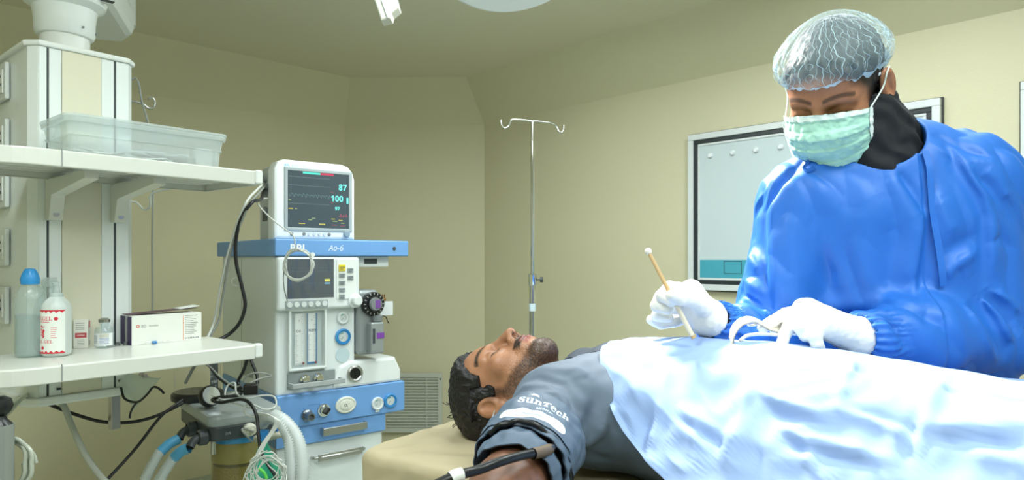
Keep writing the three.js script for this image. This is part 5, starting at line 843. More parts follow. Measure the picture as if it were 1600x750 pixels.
  // hands inside the gloves
  const hand = (wrist, fing, th, palmR, k) => p => {
    let palm = 1e9; for (const f of fing) palm = smin(palm, cap(p, wrist, f[0], palmR, palmR * 0.82), 0.012);
    let d = palm; for (const f of fing) { let e = 1e9; for (let j = 0; j + 1 < f.length; j++) { const r0 = [0.0118, 0.0108, 0.0098, 0.009][j] * k, r1 = [0.0108, 0.0098, 0.009, 0.0082][j] * k; e = smin(e, cap(p, f[j], f[j + 1], r0, r1), 0.0025); } d = smin(d, e, 0.0022); }
    let t = 1e9; for (let j = 0; j + 1 < th.length; j++) t = smin(t, cap(p, th[j], th[j + 1], [0.0155, 0.0125, 0.0115][j] * k, [0.0125, 0.0115, 0.0095][j] * k), 0.004); return smin(d, t, 0.007);
  };
  const X = (list, dd) => list.map(([x, y, d]) => at(x, y, d + dd));
  const hr = -0.072, RF = [X([[1080, 455, 1.205], [1046, 449, 1.175], [1034, 462, 1.16], [1048, 471, 1.15]], hr), X([[1078, 468, 1.215], [1033, 463, 1.185], [1025, 478, 1.17], [1044, 483, 1.165]], hr), X([[1080, 481, 1.225], [1033, 481, 1.20], [1027, 493, 1.19], [1044, 496, 1.185]], hr), X([[1084, 494, 1.235], [1050, 502, 1.225], [1032, 505, 1.22], [1018, 500, 1.215]], hr)], RT = X([[1100, 480, 1.18], [1080, 468, 1.158], [1063, 466, 1.14], [1049, 462, 1.13]], hr);
  const hl = -0.112, LF = [X([[1262, 484, 1.225], [1228, 491, 1.21], [1207, 503, 1.2], [1192, 512, 1.195]], hl), X([[1257, 485, 1.20], [1236, 502, 1.185], [1227, 522, 1.18], [1222, 536, 1.175]], hl), X([[1268, 496, 1.182], [1250, 510, 1.165], [1258, 524, 1.165], [1268, 528, 1.17]], hl), X([[1283, 508, 1.168], [1272, 524, 1.155], [1276, 537, 1.155], [1280, 545, 1.16]], hl)], LT = X([[1318, 516, 1.235], [1280, 512, 1.24], [1244, 513, 1.228], [1210, 513, 1.21]], hl);
  const gloves = [[WR, RF, RT, [0.19, 1.06, -1.26], [0.42, 1.28, -1.0], cuffR], [WL, LF, LT, [0.35, 1.06, -1.22], [0.66, 1.28, -0.96], cuffL]];
  const hands = [];
  for (const [w, f, t, lo, hi, cu] of gloves) {
    const dirW = w.clone().sub(cu).normalize();
    const gl = hand(w, f, t, 0.0245, 1.0), back = w.clone().addScaledVector(dirW, -0.006);
    mesh('glove', surface(p => { let d = smin(gl(p), cap(p, w, back, 0.0285, 0.031), 0.01); d += 0.0007 * noise3(p.x * 70, p.y * 70, p.z * 70); const s = p.clone().sub(back).dot(dirW); return smax(d, -s - 0.012, 0.002); }, lo, hi, 0.0027), gloveM, o);
    hands.push(surface(p => hand(w, f, t, 0.021, 0.8)(p), lo, hi, 0.004, (p, c) => { c[0] = skinA[0]; c[1] = skinA[1]; c[2] = skinA[2]; }));
  }
  const skinM = new THREE.MeshPhysicalMaterial({ vertexColors: true, roughness: 0.52 }); skinM.name = 'skin_brown';
  mesh('body', bodyJoin([headG, bodyG, ...hands]), skinM, o);
  // ---- mask, in the frame of the head
  const hg = new THREE.Group(); 
  const put = (name, g, m, par) => mesh(name, baked(g, HM), m, par || o);
  const maskP = (u, v) => { // u across from his right to left, v from top to bottom
    const a = (u - 0.5) * 2, s = Math.sign(a) * Math.pow(Math.abs(a), 0.95), ph = s * 1.33, c = Math.cos(ph);
    const prof = v < 0.35 ? lerp(0.115, 0.133, smooth(0, 0.35, v)) : v < 0.85 ? lerp(0.133, 0.112, smooth(0.35, 0.85, v)) : lerp(0.112, 0.088, smooth(0.85, 1, v));
    const yc = lerp(0.010, -0.120, v), ys = lerp(-0.014, -0.078, v), k = smooth(0.0, 1.0, 1 - Math.abs(a));
    const y = lerp(ys, yc, Math.pow(clamp(c), 0.8));
    let z = lerp(0.034, prof, Math.pow(clamp(c), 0.72)), x = Math.sin(ph) * lerp(0.074, 0.07, v) / Math.sin(1.33);
    const pl = 0.0035 * (Math.sin(v * 26 + 0.6) > 0.2 ? 1 : 0) * smooth(0, 0.15, v) * smooth(1, 0.85, v), cr = 0.0022 * noise2(a * 5 + 2, v * 6) + 0.0015 * noise2(a * 12, v * 13);
    return V(x * (1 + (pl + cr) * 4), y + (v > 0.02 && v < 0.98 ? 0.001 * noise2(a * 8, v * 8) : 0), z + (pl + cr) * c);
  };
  const mk = mesh('mask', baked(sheet(64, 60, maskP, 0.0015), HM), M('mask_mint', 0xb4e6d2, 0.75, { transmission: 0.12, thickness: 0 }), o);
  const bindM = M('mask_binding', 0xe4f3ea, 0.8);
  mesh('top_binding', baked(sheet(60, 3, (u, v) => { const p = maskP(u, v * 0.07), q = p.clone(); q.z += 0.0012; return q; }, 0.0015), HM), bindM, mk);
  for (const s of [0, 1]) mesh('side_binding', baked(sheet(4, 30, (u, v) => { const p = maskP(s ? 0.955 + u * 0.045 : u * 0.045, v); p.x += (s ? 1 : -1) * 0.0016; p.z += 0.0008; return p; }, 0.0016), HM), bindM, mk);
  for (const s of [1, -1]) { const a = maskP(s > 0 ? 0.985 : 0.015, 0.03), b = maskP(s > 0 ? 0.985 : 0.015, 0.97);
    mesh('ear_loop', baked(tube([a, V(s * 0.0835, 0.012, 0.012), V(s * 0.088, 0.03, 0.004), V(s * 0.089, 0.036, -0.012)], 0.0015, 24, 6), HM), bindM, mk);
    mesh('ear_loop', baked(tube([b, V(s * 0.082, -0.05, 0.006), V(s * 0.087, -0.033, -0.012), V(s * 0.09, -0.02, -0.03)], 0.0015, 24, 6), HM), bindM, mk);
    mesh('loop_end', baked(tube([b, b.clone().add(V(s * 0.005, -0.003, -0.008)), b.clone().add(V(s * 0.009, 0.002, -0.014))], 0.0022, 10, 6), HM), bindM, mk); }
  // ---- hair and net cap
  const capShape = (th, ph) => { // th around, ph 0 at the rim to 1 on the crown
    const e = ph * Math.PI / 2, ca = Math.cos(e), sa = Math.sin(e);
    const pl = 0.0032 * Math.sin(th * 38 + 3 * noise2(th * 2, ph * 3) + ph * 2) * (0.35 + 0.65 * smooth(0, 0.25, ph)) * (1 - smooth(0.7, 1, ph)), n = 0.006 * noise2(Math.cos(th) * 3 + ph * 2, Math.sin(th) * 3 + ph) * (1 - Math.pow(ph, 3));
    const puff = 0.023 * Math.sin(Math.min(1, ph * 2.2) * Math.PI * 0.5) * (1 + 0.7 * Math.max(0, Math.cos(th))) * (1 - 0.4 * Math.pow(ph, 4)) + n;
    const rx = 0.083 + puff + pl, rz = 0.106 + puff + pl, ry = 0.098 + 0.012 * (1 - ph * 0);
    const rim = smooth(0.16, 0.0, ph) * 0.008;
    const y0 = 0.040 + 0.012 * Math.cos(th) * (1 - ph);
    return V(Math.sin(th) * ca * (rx - rim), y0 + sa * ry - 0.012 * (1 - ph), -0.012 + Math.cos(th) * ca * (rz - rim));
  };
  const pleat = print(1, 1, 1024, (g, w, h) => { g.fillStyle = '#2c2c2c'; g.fillRect(0, 0, w, h); const r = rng(77); for (let k = 0; k < 84; k++) { const x0 = w * (k + 0.6 * r()) / 84; g.strokeStyle = k % 2 ? '#5c5c5c' : '#b4b4b4'; g.lineWidth = 1 + 1.7 * r(); g.beginPath(); for (let j = 0; j <= 40; j++) { const y = h * j / 40, x = x0 + 12 * noise2(k * 0.7, j * 0.2); j ? g.lineTo(x, y) : g.moveTo(x, y); } g.stroke(); } for (let k = 0; k < 10; k++) { g.strokeStyle = '#b0b0b0'; g.lineWidth = 2 + 3 * r(); const x = w * r(), y = h * r(); g.beginPath(); g.moveTo(x, y); g.quadraticCurveTo(x + 60 * (r() - 0.5), y + 50 * (r() - 0.5), x + 130 * (r() - 0.5), y + 120 * (r() - 0.5)); g.stroke(); } g.fillStyle = '#cfcfcf'; g.beginPath(); g.moveTo(0, h); for (let k = 0; k <= 60; k++) g.lineTo(w * k / 60, h * (0.9 + 0.02 * Math.sin(k * 1.3) + 0.012 * Math.sin(k * 2.9))); g.lineTo(w, h); g.fill(); });
  pleat.colorSpace = THREE.NoColorSpace;
  const capM = new THREE.MeshPhysicalMaterial({ color: 0xd3eef6, roughness: 0.8, alphaMap: pleat, transparent: true, side: THREE.DoubleSide }); capM.name = 'cap_net';
  const cg = sheet(220, 60, (u, v) => capShape(u * Math.PI * 2, v), 0);
  const capMesh = mesh('net_cap', baked(cg, HM), capM, o);
  mesh('elastic_rim', baked(tube(Array.from({ length: 120 }, (_, k) => { const th = k / 120 * Math.PI * 2, p = capShape(th, 0.0); p.y += 0.0008 * (k % 2); return p; }), 0.0042, 360, 6, true), HM), M('rim_pale', 0xdff0f5, 0.85), capMesh);
  const hair0 = headField(); const hair = p => { let d = (Math.abs(p.x) > 0.068 && p.y < 0.05 ? ell(p, 0, 0.048, -0.014, 0.0745, 0.086, 0.097) : hair0(p)) - 0.005; d += 0.0015 * noise3(p.x * 90, p.y * 60, p.z * 90); const cut = (p.y - 0.072) * -0.62 + (p.z - 0.072) * 0.78; d = smax(d, cut, 0.01); return smax(d, 0.012 - p.y, 0.01); };
  mesh('hair', baked(surface(hair, [-0.1, -0.02, -0.14], [0.1, 0.16, 0.12], 0.0045), HM), M('hair_black', 0x15110f, 0.6), o);
  // ---- instruments
  const st = thing('swab_stick', 'slim pale stick with a rounded tip held in the right glove', 'instrument', [0, 0, 0]);
  const a = at(1013, 393, 1.10), b = at(1084, 529, 1.055);
  mesh('shaft', tube([a, a.clone().lerp(b, 0.5), b], 0.0033, 20, 10), M('stick_wood', 0xc9a878, 0.5), st);
  mesh('tip', new THREE.SphereGeometry(0.0058, 16, 12).translate(a.x, a.y, a.z), M('stick_tip', 0xe9e4da, 0.7), st);
  mesh('lower_sleeve', tube([a.clone().lerp(b, 0.55), a.clone().lerp(b, 0.97)], 0.004, 8, 10), M('stick_pale', 0xe2d9c6, 0.5), st);
  const fo = thing('curved_retractor', 'curved pale steel retractor held in the left glove', 'instrument', [0, 0, 0]);
  const rm = M('retractor_steel', 0xe8e2d2, 0.35, { metalness: 0.35 });
  const bladeC = new THREE.CatmullRomCurve3([at(1144, 534, 1.06), at(1147, 518, 1.065), at(1158, 505, 1.07), at(1172, 501, 1.075), at(1186, 505, 1.078), at(1200, 513, 1.08), at(1225, 518, 1.085)]);
  mesh('curved_blade', sheet(40, 6, (u, v) => { const q = bladeC.getPoint(u), w = lerp(0.009, 0.006, u); return q.add(V(0.0, Math.cos(v * 3.14) * w * 0.5, (v - 0.5) * 0.016)); }, 0.003), rm, fo);
  mesh('handle', tube([at(1156, 533, 1.06), at(1166, 525, 1.062), at(1182, 522, 1.066), at(1212, 523, 1.07), at(1232, 524, 1.08)], 0.0028, 30, 8), rm, fo);
  mesh('finger_ring', new THREE.TorusGeometry(0.008, 0.002, 10, 28).rotateX(1.0).translate(...at(1176, 505, 1.072).toArray()), rm, fo);
}
// ---------------------------------------------------------------- patient
const N0 = at(868, 640, 1.06), EN = at(790, 775, 0.80);
const hbTab = [[0.30, 1.0860], [0.40, 1.1210], [0.43, 1.1280], [0.56, 1.1360], [0.66, 1.1360], [0.753, 1.1300], [0.836, 1.1205], [0.912, 1.1120], [0.981, 1.1035], [1.1, 1.0760], [1.3, 1.0560], [1.75, 1.0460]];
const table1 = (T, x) => { if (x <= T[0][0]) return T[0][1]; for (let k = 0; k + 1 < T.length; k++) if (x <= T[k + 1][0]) { const t = (x - T[k][0]) / (T[k + 1][0] - T[k][0]); return lerp(T[k][1], T[k + 1][1], t * t * (3 - 2 * t)); } return T[T.length - 1][1]; };
const V5 = V();
const sOf = p => (p.x - TO.x) * TA.x + (p.z - TO.z) * TA.z, tOf = p => (p.x - TO.x) * TF.x + (p.z - TO.z) * TF.z;
{
  const o = thing('person', 'person lying on the operating table with closed eyes, in a grey shirt', 'person', [0, 0, 0]);
  // ---- head
  const HC = tab(0.186, 1.026, 0.0);
  const ch = TA.clone().negate(), up = V(0, 1, 0), lf = TF.clone();
  const R = new THREE.Matrix4().makeBasis(lf, ch, up).multiply(new THREE.Matrix4().makeRotationFromEuler(new THREE.Euler(-0.20, -0.13, 0.0, 'YXZ')));
  const HM = new THREE.Matrix4().makeTranslation(HC.x, HC.y, HC.z).multiply(R).multiply(new THREE.Matrix4().makeScale(0.93, 0.93, 0.93)), HI = HM.clone().invert();
  const neckW = tab(0.36, 1.03, 0.0), nb = neckW.clone().applyMatrix4(HI);
  const A = skinCol(176, 126, 94), B = skinCol(150, 100, 72), hairC = skinCol(22, 19, 19), lip = skinCol(150, 92, 82), dark = skinCol(52, 38, 32);
  const hf0 = headField({ neck: [V(0, -0.03, -0.03), nb] });
  const hf = p => hf0(p) + (p.z > 0.04 && p.y < -0.03 ? 0.0004 * noise3(p.x * 260, p.y * 260, p.z * 260) : 0);
  const beardAmt = p => { const ax = Math.abs(p.x); // along the jaw, chin and upper lip
    let b = 0;
    const jawY = -0.014 - 0.060 * smooth(0.0, 0.088, p.z) + 0.004 * noise3(p.x * 70, p.y * 70, p.z * 70); b = Math.max(b, smooth(jawY + 0.006, jawY - 0.014, p.y) * smooth(-0.012, 0.012, p.z) * smooth(0.10, 0.085, p.z + Math.max(0, p.y + 0.085) * 0.7));
    b = Math.max(b, smooth(0.018, 0.03, ax) * smooth(0.03, 0.015, p.z) * smooth(-0.004, 0.012, p.z) * smooth(0.02, 0.0, p.y) * (p.y > -0.1 ? 1 : 0));
    if (p.y < -0.083) b = Math.max(b, smooth(-0.083, -0.092, p.y) * smooth(0.02, 0.04, p.z));
    const m = smooth(-0.0455, -0.05, p.y) * smooth(-0.064 - 0.006 * smooth(0.01, 0.03, ax), -0.059 - 0.006 * smooth(0.01, 0.03, ax), p.y) * smooth(0.034, 0.027, ax); if (p.z > 0.085) b = Math.max(b, m);
    return b; };
  const col = (p, c) => { const ax = Math.abs(p.x); c[0] = A[0]; c[1] = A[1]; c[2] = A[2]; mixc(c, B, clamp(0.4 + 0.5 * noise3(p.x * 35, p.y * 35, p.z * 35) + 0.15 * noise3(p.x * 140, p.y * 140, p.z * 140)) * 0.7);
    const n = 0.3 * noise3(p.x * 420, p.y * 420, p.z * 420);
    mixc(c, dark, clamp(beardAmt(p) * (0.78 + n))); if (p.z > 0.085 && p.y > -0.066 && p.y < -0.046) mixc(c, hairC, clamp(beardAmt(p) * 0.8)); if (p.y < -0.088 && p.z > 0.05) mixc(c, hairC, clamp(beardAmt(p) * 0.55 + n * 0.4) * 0.8);
    if (p.z > 0.09 && p.y < -0.0575 && p.y > -0.081 && ax < 0.024) mixc(c, lip, smooth(0.024, 0.016, ax) * smooth(-0.0575, -0.061, p.y) * smooth(-0.081, -0.077, p.y));
    if (p.z > 0.085 && ax < 0.026) mixc(c, dark, smooth(0.0022, 0.0008, Math.abs(p.y + 0.0662 + ax * 0.02)) * 0.8);
    const by = 0.029 + 0.0065 * Math.cos((ax - 0.036) * 55); if (p.z > 0.045 && ax > 0.009 && ax < 0.06) mixc(c, hairC, smooth(0.008, 0.0035, Math.abs(p.y - by) + 0.0015 * n * 3) * (0.85 + n));
    if (p.z > 0.068 && ax > 0.015 && ax < 0.05) { const yl = -0.0015 - 0.0035 * Math.cos((ax - 0.032) * 75); mixc(c, hairC, smooth(0.0034, 0.0012, Math.abs(p.y - yl + 0.0008)) * 0.95); }
    if (ax < 0.012 && p.z > 0.1 && p.y < -0.038) mixc(c, dark, smooth(0.006, 0.003, Math.hypot(ax - 0.0068, p.y + 0.044)) * 0.9); };
  const headG = baked(surface(hf, [-0.1, -0.2, -0.13], [0.1, 0.145, 0.14], 0.0022, col), HM);
  // ---- rest of the body
  const S1 = tab(0.39, 1.03, 0.17), W1 = tab(0.98, 0.99, 0.25);
  const handN = EN.clone().add(EN.clone().sub(N0).multiplyScalar(0.9)).setY(0.985);
  const torso = (p, e) => { const s = sOf(p), t = tOf(p); V4.set(s, p.y, t);
    let d = ell(V4, 0.56, 1.022, 0, 0.26, 0.106 + e, 0.176 + e); d = smin(d, ell(V4, 0.85, 1.01, 0, 0.22, 0.092 + e, 0.168 + e), 0.1);
    d = smin(d, cap(p, tab(0.405, 1.035, -0.12), tab(0.40, 1.03, 0.15), 0.068 + e, 0.066 + e), 0.06); d = smin(d, cap(p, tab(0.40, 1.03, -0.10), N0, 0.068 + e, 0.06 + e), 0.05);
    return d; };
  const bodyF = p => { let d = torso(p, -0.014);
    d = smin(d, cap(p, N0, EN, 0.05, 0.043), 0.03); d = smin(d, cap(p, EN, handN, 0.043, 0.028), 0.02); d = smin(d, cap(p, S1, W1, 0.05, 0.035), 0.03); d = smin(d, cap(p, tab(0.33, 1.02, 0), tab(0.44, 1.03, 0), 0.052, 0.06), 0.04);
    for (const t of [-0.09, 0.09]) { d = smin(d, cap(p, tab(0.98, 1.0, t), tab(1.38, 1.0, t * 1.2), 0.08, 0.056), 0.05); d = smin(d, cap(p, tab(1.38, 1.0, t * 1.2), tab(1.78, 0.985, t * 1.3), 0.056, 0.04), 0.03); d = smin(d, cap(p, tab(1.80, 0.985, t * 1.3), tab(1.83, 1.1, t * 1.6), 0.036, 0.026), 0.03); }
    d = smin(d, cap(p, handN, handN.clone().add(EN.clone().sub(N0).multiplyScalar(0.4)), 0.03, 0.02), 0.02); return d; };
  const bodyG = surface(bodyF, [-0.25, 0.85, -1.45], [1.65, 1.2, -0.3], 0.009, (p, c) => { c[0] = B[0]; c[1] = B[1]; c[2] = B[2]; mixc(c, dark, 0.55 + 0.2 * noise3(p.x * 60, p.y * 60, p.z * 60)); });  // shade on the near arm is mixed into the skin colour below the head
  const skinM = new THREE.MeshPhysicalMaterial({ vertexColors: true, roughness: 0.45 }); skinM.name = 'skin_tan';
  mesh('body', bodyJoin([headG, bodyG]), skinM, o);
  // ---- hair
  const hr0 = headField();
  const hair = p => { const ax = Math.abs(p.x); V5.copy(p); if (ax > 0.072) V5.x *= 0.072 / ax; let d = hr0(p); if (ax > 0.07 && p.y < 0.04 && p.y > -0.04 && p.z < 0.03 && p.z > -0.05) d = ell(p, 0, 0.048, -0.014, 0.0745, 0.086, 0.097);
    const top = smooth(-0.02, 0.08, p.y); d -= 0.009 + 0.007 * top;
    d += noise3(p.x * 110, p.y * 22, p.z * 60) * 0.0022 + noise3(p.x * 230, p.y * 50, p.z * 130) * 0.0014;
    const wob = 0.004 * noise3(p.x * 90, p.y * 60, 3);
    let cut = (p.y - 0.068) * -0.45 + (p.z - 0.072) * 0.9 + wob;                         // hairline across forehead and temple
    cut = Math.max(cut, Math.min(0.024 - p.y + wob, p.z + 0.026));                        // round the ear
    const burn = Math.max(Math.abs(p.z - 0.016) - 0.012, -0.008 - p.y, p.y - 0.05, 0.05 - ax) + wob;   // sideburn
    cut = Math.min(cut, burn);
    d = smax(d, cut, 0.006);
    return smax(d, -0.07 - p.y, 0.01); };
  mesh('hair', baked(surface(hair, [-0.11, -0.09, -0.15], [0.11, 0.17, 0.12], 0.0028), HM), M('hair_jet', 0x0d0b0c, 0.55, { sheen: 0.2 }), o);
  { // loose strands on the crown
    const r = rng(17), gs = []; for (let k = 0; k < 60; k++) { const a = (r() - 0.5) * 2.2, b = r() * 1.9 - 0.3, dir = V(Math.sin(a) * 0.8, Math.cos(b), -Math.sin(b) * 0.9).normalize(); const q = V(dir.x * 0.08, 0.053 + dir.y * 0.092, -0.02 + dir.z * 0.1), len = 0.01 + 0.016 * r(), w = V(r() - 0.5, r() - 0.5, r() - 0.3).multiplyScalar(0.7); gs.push(tube([q, q.clone().addScaledVector(dir, len * 0.6), q.clone().addScaledVector(dir, len * 0.85).addScaledVector(w, len)], 0.0008, 5, 4)); }
    const s = mesh('loose_hair', baked(join(gs), HM), mats.hair_jet, o); s.userData.kind = 'stuff';
  }
  // ---- shirt
  const sleeveEnd = N0.clone().lerp(EN, 0.42), armDir = EN.clone().sub(N0).normalize();
  const shirtBase = p => { let d = torso(p, 0.004); d = smin(d, cap(p, N0, sleeveEnd, 0.061, 0.057), 0.03); d = smin(d, cap(p, S1, S1.clone().lerp(W1, 0.4), 0.062, 0.062), 0.04); return d; };
  const dn = pts => { const r = []; for (let k = 0; k + 1 < pts.length; k++) for (let j = 0; j < 4; j++) r.push(sight(shirtBase, lerp(pts[k][0], pts[k + 1][0], j / 4), lerp(pts[k][1], pts[k + 1][1], j / 4), 0.6, 1.6)); return r.filter(Boolean); };
  const ff = foldField([[dn([[792, 625], [820, 605], [855, 604], [882, 625], [896, 660]]), 0.007, 0.008], [dn([[790, 640], [818, 624], [850, 622], [872, 636], [886, 668]]), 0.006, -0.008], [dn([[790, 652], [815, 640], [845, 638], [868, 652]]), 0.006, 0.007], [dn([[805, 600], [840, 590], [880, 600], [905, 640], [910, 680]]), 0.007, -0.007],
    [dn([[815, 588], [850, 575], [895, 580], [918, 610]]), 0.01, 0.005], [dn([[900, 690], [920, 660], [935, 620]]), 0.01, -0.008], [dn([[905, 705], [935, 680], [950, 650]]), 0.01, 0.006], [dn([[870, 565], [905, 580], [935, 600]]), 0.01, 0.004], [dn([[898, 700], [930, 715], [970, 722]]), 0.008, -0.006], [dn([[850, 612], [872, 618], [890, 640]]), 0.004, 0.005], [dn([[840, 630], [862, 634], [880, 652]]), 0.004, -0.005]]);
  const shirt = p => { let d = shirtBase(p); if (d < 0.04) d += -ff(p) + 0.0015 * noise3(p.x * 22, p.y * 22, p.z * 22); d = smax(d, -cap(p, tab(0.25, 1.035, 0), tab(0.385, 1.055, 0), 0.066, 0.05), 0.005); V4.copy(p).sub(sleeveEnd); return smax(d, V4.dot(armDir) - 0.03, 0.004); };
  const shirtM = M('shirt_grey', 0x5a6878, 0.7, { sheen: 0.25, sheenColor: new THREE.Color(0xa9bccd) });
  mesh('shirt', surface(shirt, [-0.2, 0.9, -1.5], [0.66, 1.2, -0.75], 0.0048), shirtM, o);
  // collar: a soft band round the neck and a dark lapel beyond
  mesh('collar', sheet(50, 6, (u, v) => { const a = (u * 1.7 + 0.15) * Math.PI, c = tab(0.338 + 0.012 * v, 1.06, 0), r = 0.068 + 0.018 * v; return c.addScaledVector(TF, -Math.cos(a) * r).add(V(0, Math.sin(a) * (0.05 + 0.012 * v) - 0.0 + 0.006 * Math.sin(u * 20), 0)).addScaledVector(TA, 0.03 * (Math.sin(a)) + 0.035 * v); }, 0.003), shirtM, o);
  mesh('lapel', sheet(20, 8, (u, v) => tab(0.265 + 0.12 * u, 1.072 + 0.012 * Math.sin(v * 3.1) + 0.04 * Math.sqrt(u) + 0.003 * Math.sin(u * 12), 0.05 + 0.09 * v), 0.004), M('lapel_navy', 0x39434f, 0.75), o);
}
// ---------------------------------------------------------------- blood pressure cuff
{
  const o = thing('pressure_cuff', 'grey blood pressure cuff with white print around the patient\'s upper arm', 'pressure cuff', [0, 0, 0]);
  const ax = EN.clone().sub(N0), L = ax.length(), A = ax.clone().normalize(), c0 = N0.clone().lerp(EN, 0.55);
  const toCam = camera.position.clone().sub(c0), n = toCam.addScaledVector(A, -toCam.dot(A)).normalize(), side = A.clone().cross(n).normalize(); // text runs along side, upright towards the shoulder
  const P = (u, a, r) => N0.clone().addScaledVector(A, u * L).addScaledVector(n, Math.cos(a) * r).addScaledVector(side, Math.sin(a) * r);
  const cuffM = M('cuff_grey', 0x56677a, 0.6, { sheen: 0.2 });
  const rad = (u, a) => lerp(0.064, 0.059, (u - 0.4) / 0.6) + 0.0022 * Math.sin(a * 3 + u * 9) + 0.002 * noise2(a * 2.2, u * 9) - 0.004 * smooth(0.42, 0.36, u);
  mesh('wrap', sheet(120, 40, (u, v) => { const a = (u - 0.5) * 2 * Math.PI * 1.0 + 0.0, w = lerp(0.36, 0.76, v) + 0.02 * Math.sin(a + 0.6); return P(w, -a, rad(w, a)); }, 0.003), cuffM, o);
  mesh('overlap_flap', sheet(50, 20, (u, v) => { const a = lerp(-2.0, 1.5, u), w = lerp(0.74, 0.88, v) + 0.03 * Math.sin(u * 3); return P(w, a, rad(w, a) - 0.004 + 0.004 * Math.sin(v * 3.1)); }, 0.003), cuffM, o);
  mesh('edge_binding', tube(Array.from({ length: 30 }, (_, k) => { const a = lerp(-1.6, 1.2, k / 29); return P(0.735 + 0.03 * Math.sin(a + 0.6), a, rad(0.75, a) + 0.003); }), 0.0035, 60, 6), black, o);
  const tx = print(0.17, 0.085, 5200, (g, w, h) => { g.clearRect(0, 0, w, h); g.fillStyle = '#56677a'; g.fillRect(0, 0, w, h); g.fillStyle = '#e6ebee'; g.font = `bold ${h * 0.24 | 0}px serif`; g.textAlign = 'center'; g.fillText('SunTech', w * 0.58, h * 0.40); g.font = `${h * 0.085 | 0}px sans-serif`; g.fillText('MEDICAL', w * 0.60, h * 0.52); g.beginPath(); g.arc(w * 0.46, h * 0.18, h * 0.075, Math.PI, 0); g.fill(); for (let k = 0; k < 7; k++) { const a = Math.PI + k * Math.PI / 6; g.fillRect(w * 0.46 + Math.cos(a) * h * 0.11 - 2, h * 0.18 + Math.sin(a) * h * 0.11 - 2, 5, 5); } g.fillStyle = '#dfe3e3'; g.beginPath(); const x = w * 0.2, y = h * 0.62, W_ = w * 0.66, H_ = h * 0.26, r = H_ / 2.2; g.moveTo(x + r, y); g.arcTo(x + W_, y, x + W_, y + H_, r); g.arcTo(x + W_, y + H_, x, y + H_, r); g.arcTo(x, y + H_, x, y, r); g.arcTo(x, y, x + W_, y, r); g.fill(); g.fillStyle = '#9aa2a4'; g.fillRect(w * 0.42, h * 0.72, w * 0.2, h * 0.05); });
  const patch = sheet(40, 16, (u, v) => { const a = lerp(-1.5, 0.7, u), w = lerp(0.72, 0.41, v); return P(w, -a, rad(w, a) + 0.005); }, 0);
  mesh('printed_patch', patch, new THREE.MeshStandardMaterial({ map: tx, roughness: 0.55, side: THREE.DoubleSide }), o);
  mesh('reference_stripe', sheet(6, 14, (u, v) => { const a = lerp(1.52, 1.66, u), w = lerp(0.73, 0.42, v); return P(w, a, rad(w, a) + 0.006); }, 0.001), M('stripe_white', 0xd3dbe0, 0.55), o);
  const h0 = at(846, 706, 0.80), hs = mesh('air_hose', tube([at(862, 700, 0.83), h0, at(815, 712, 0.77), at(780, 722, 0.74), at(745, 735, 0.72), at(712, 744, 0.70), at(660, 770, 0.68), at(600, 820, 0.66)], 0.0055, 70, 10), black, o);
  mesh('hose_sleeve', tube([at(858, 702, 0.825), at(846, 706, 0.80), at(832, 709, 0.785)], 0.0068, 12, 10), M('sleeve_brown', 0x6b5b48, 0.5), hs);
  mesh('hose_connector', tube([at(722, 741, 0.704), at(712, 744, 0.70), at(704, 748, 0.697)], 0.0072, 8, 12), whiteMatt, hs);
}
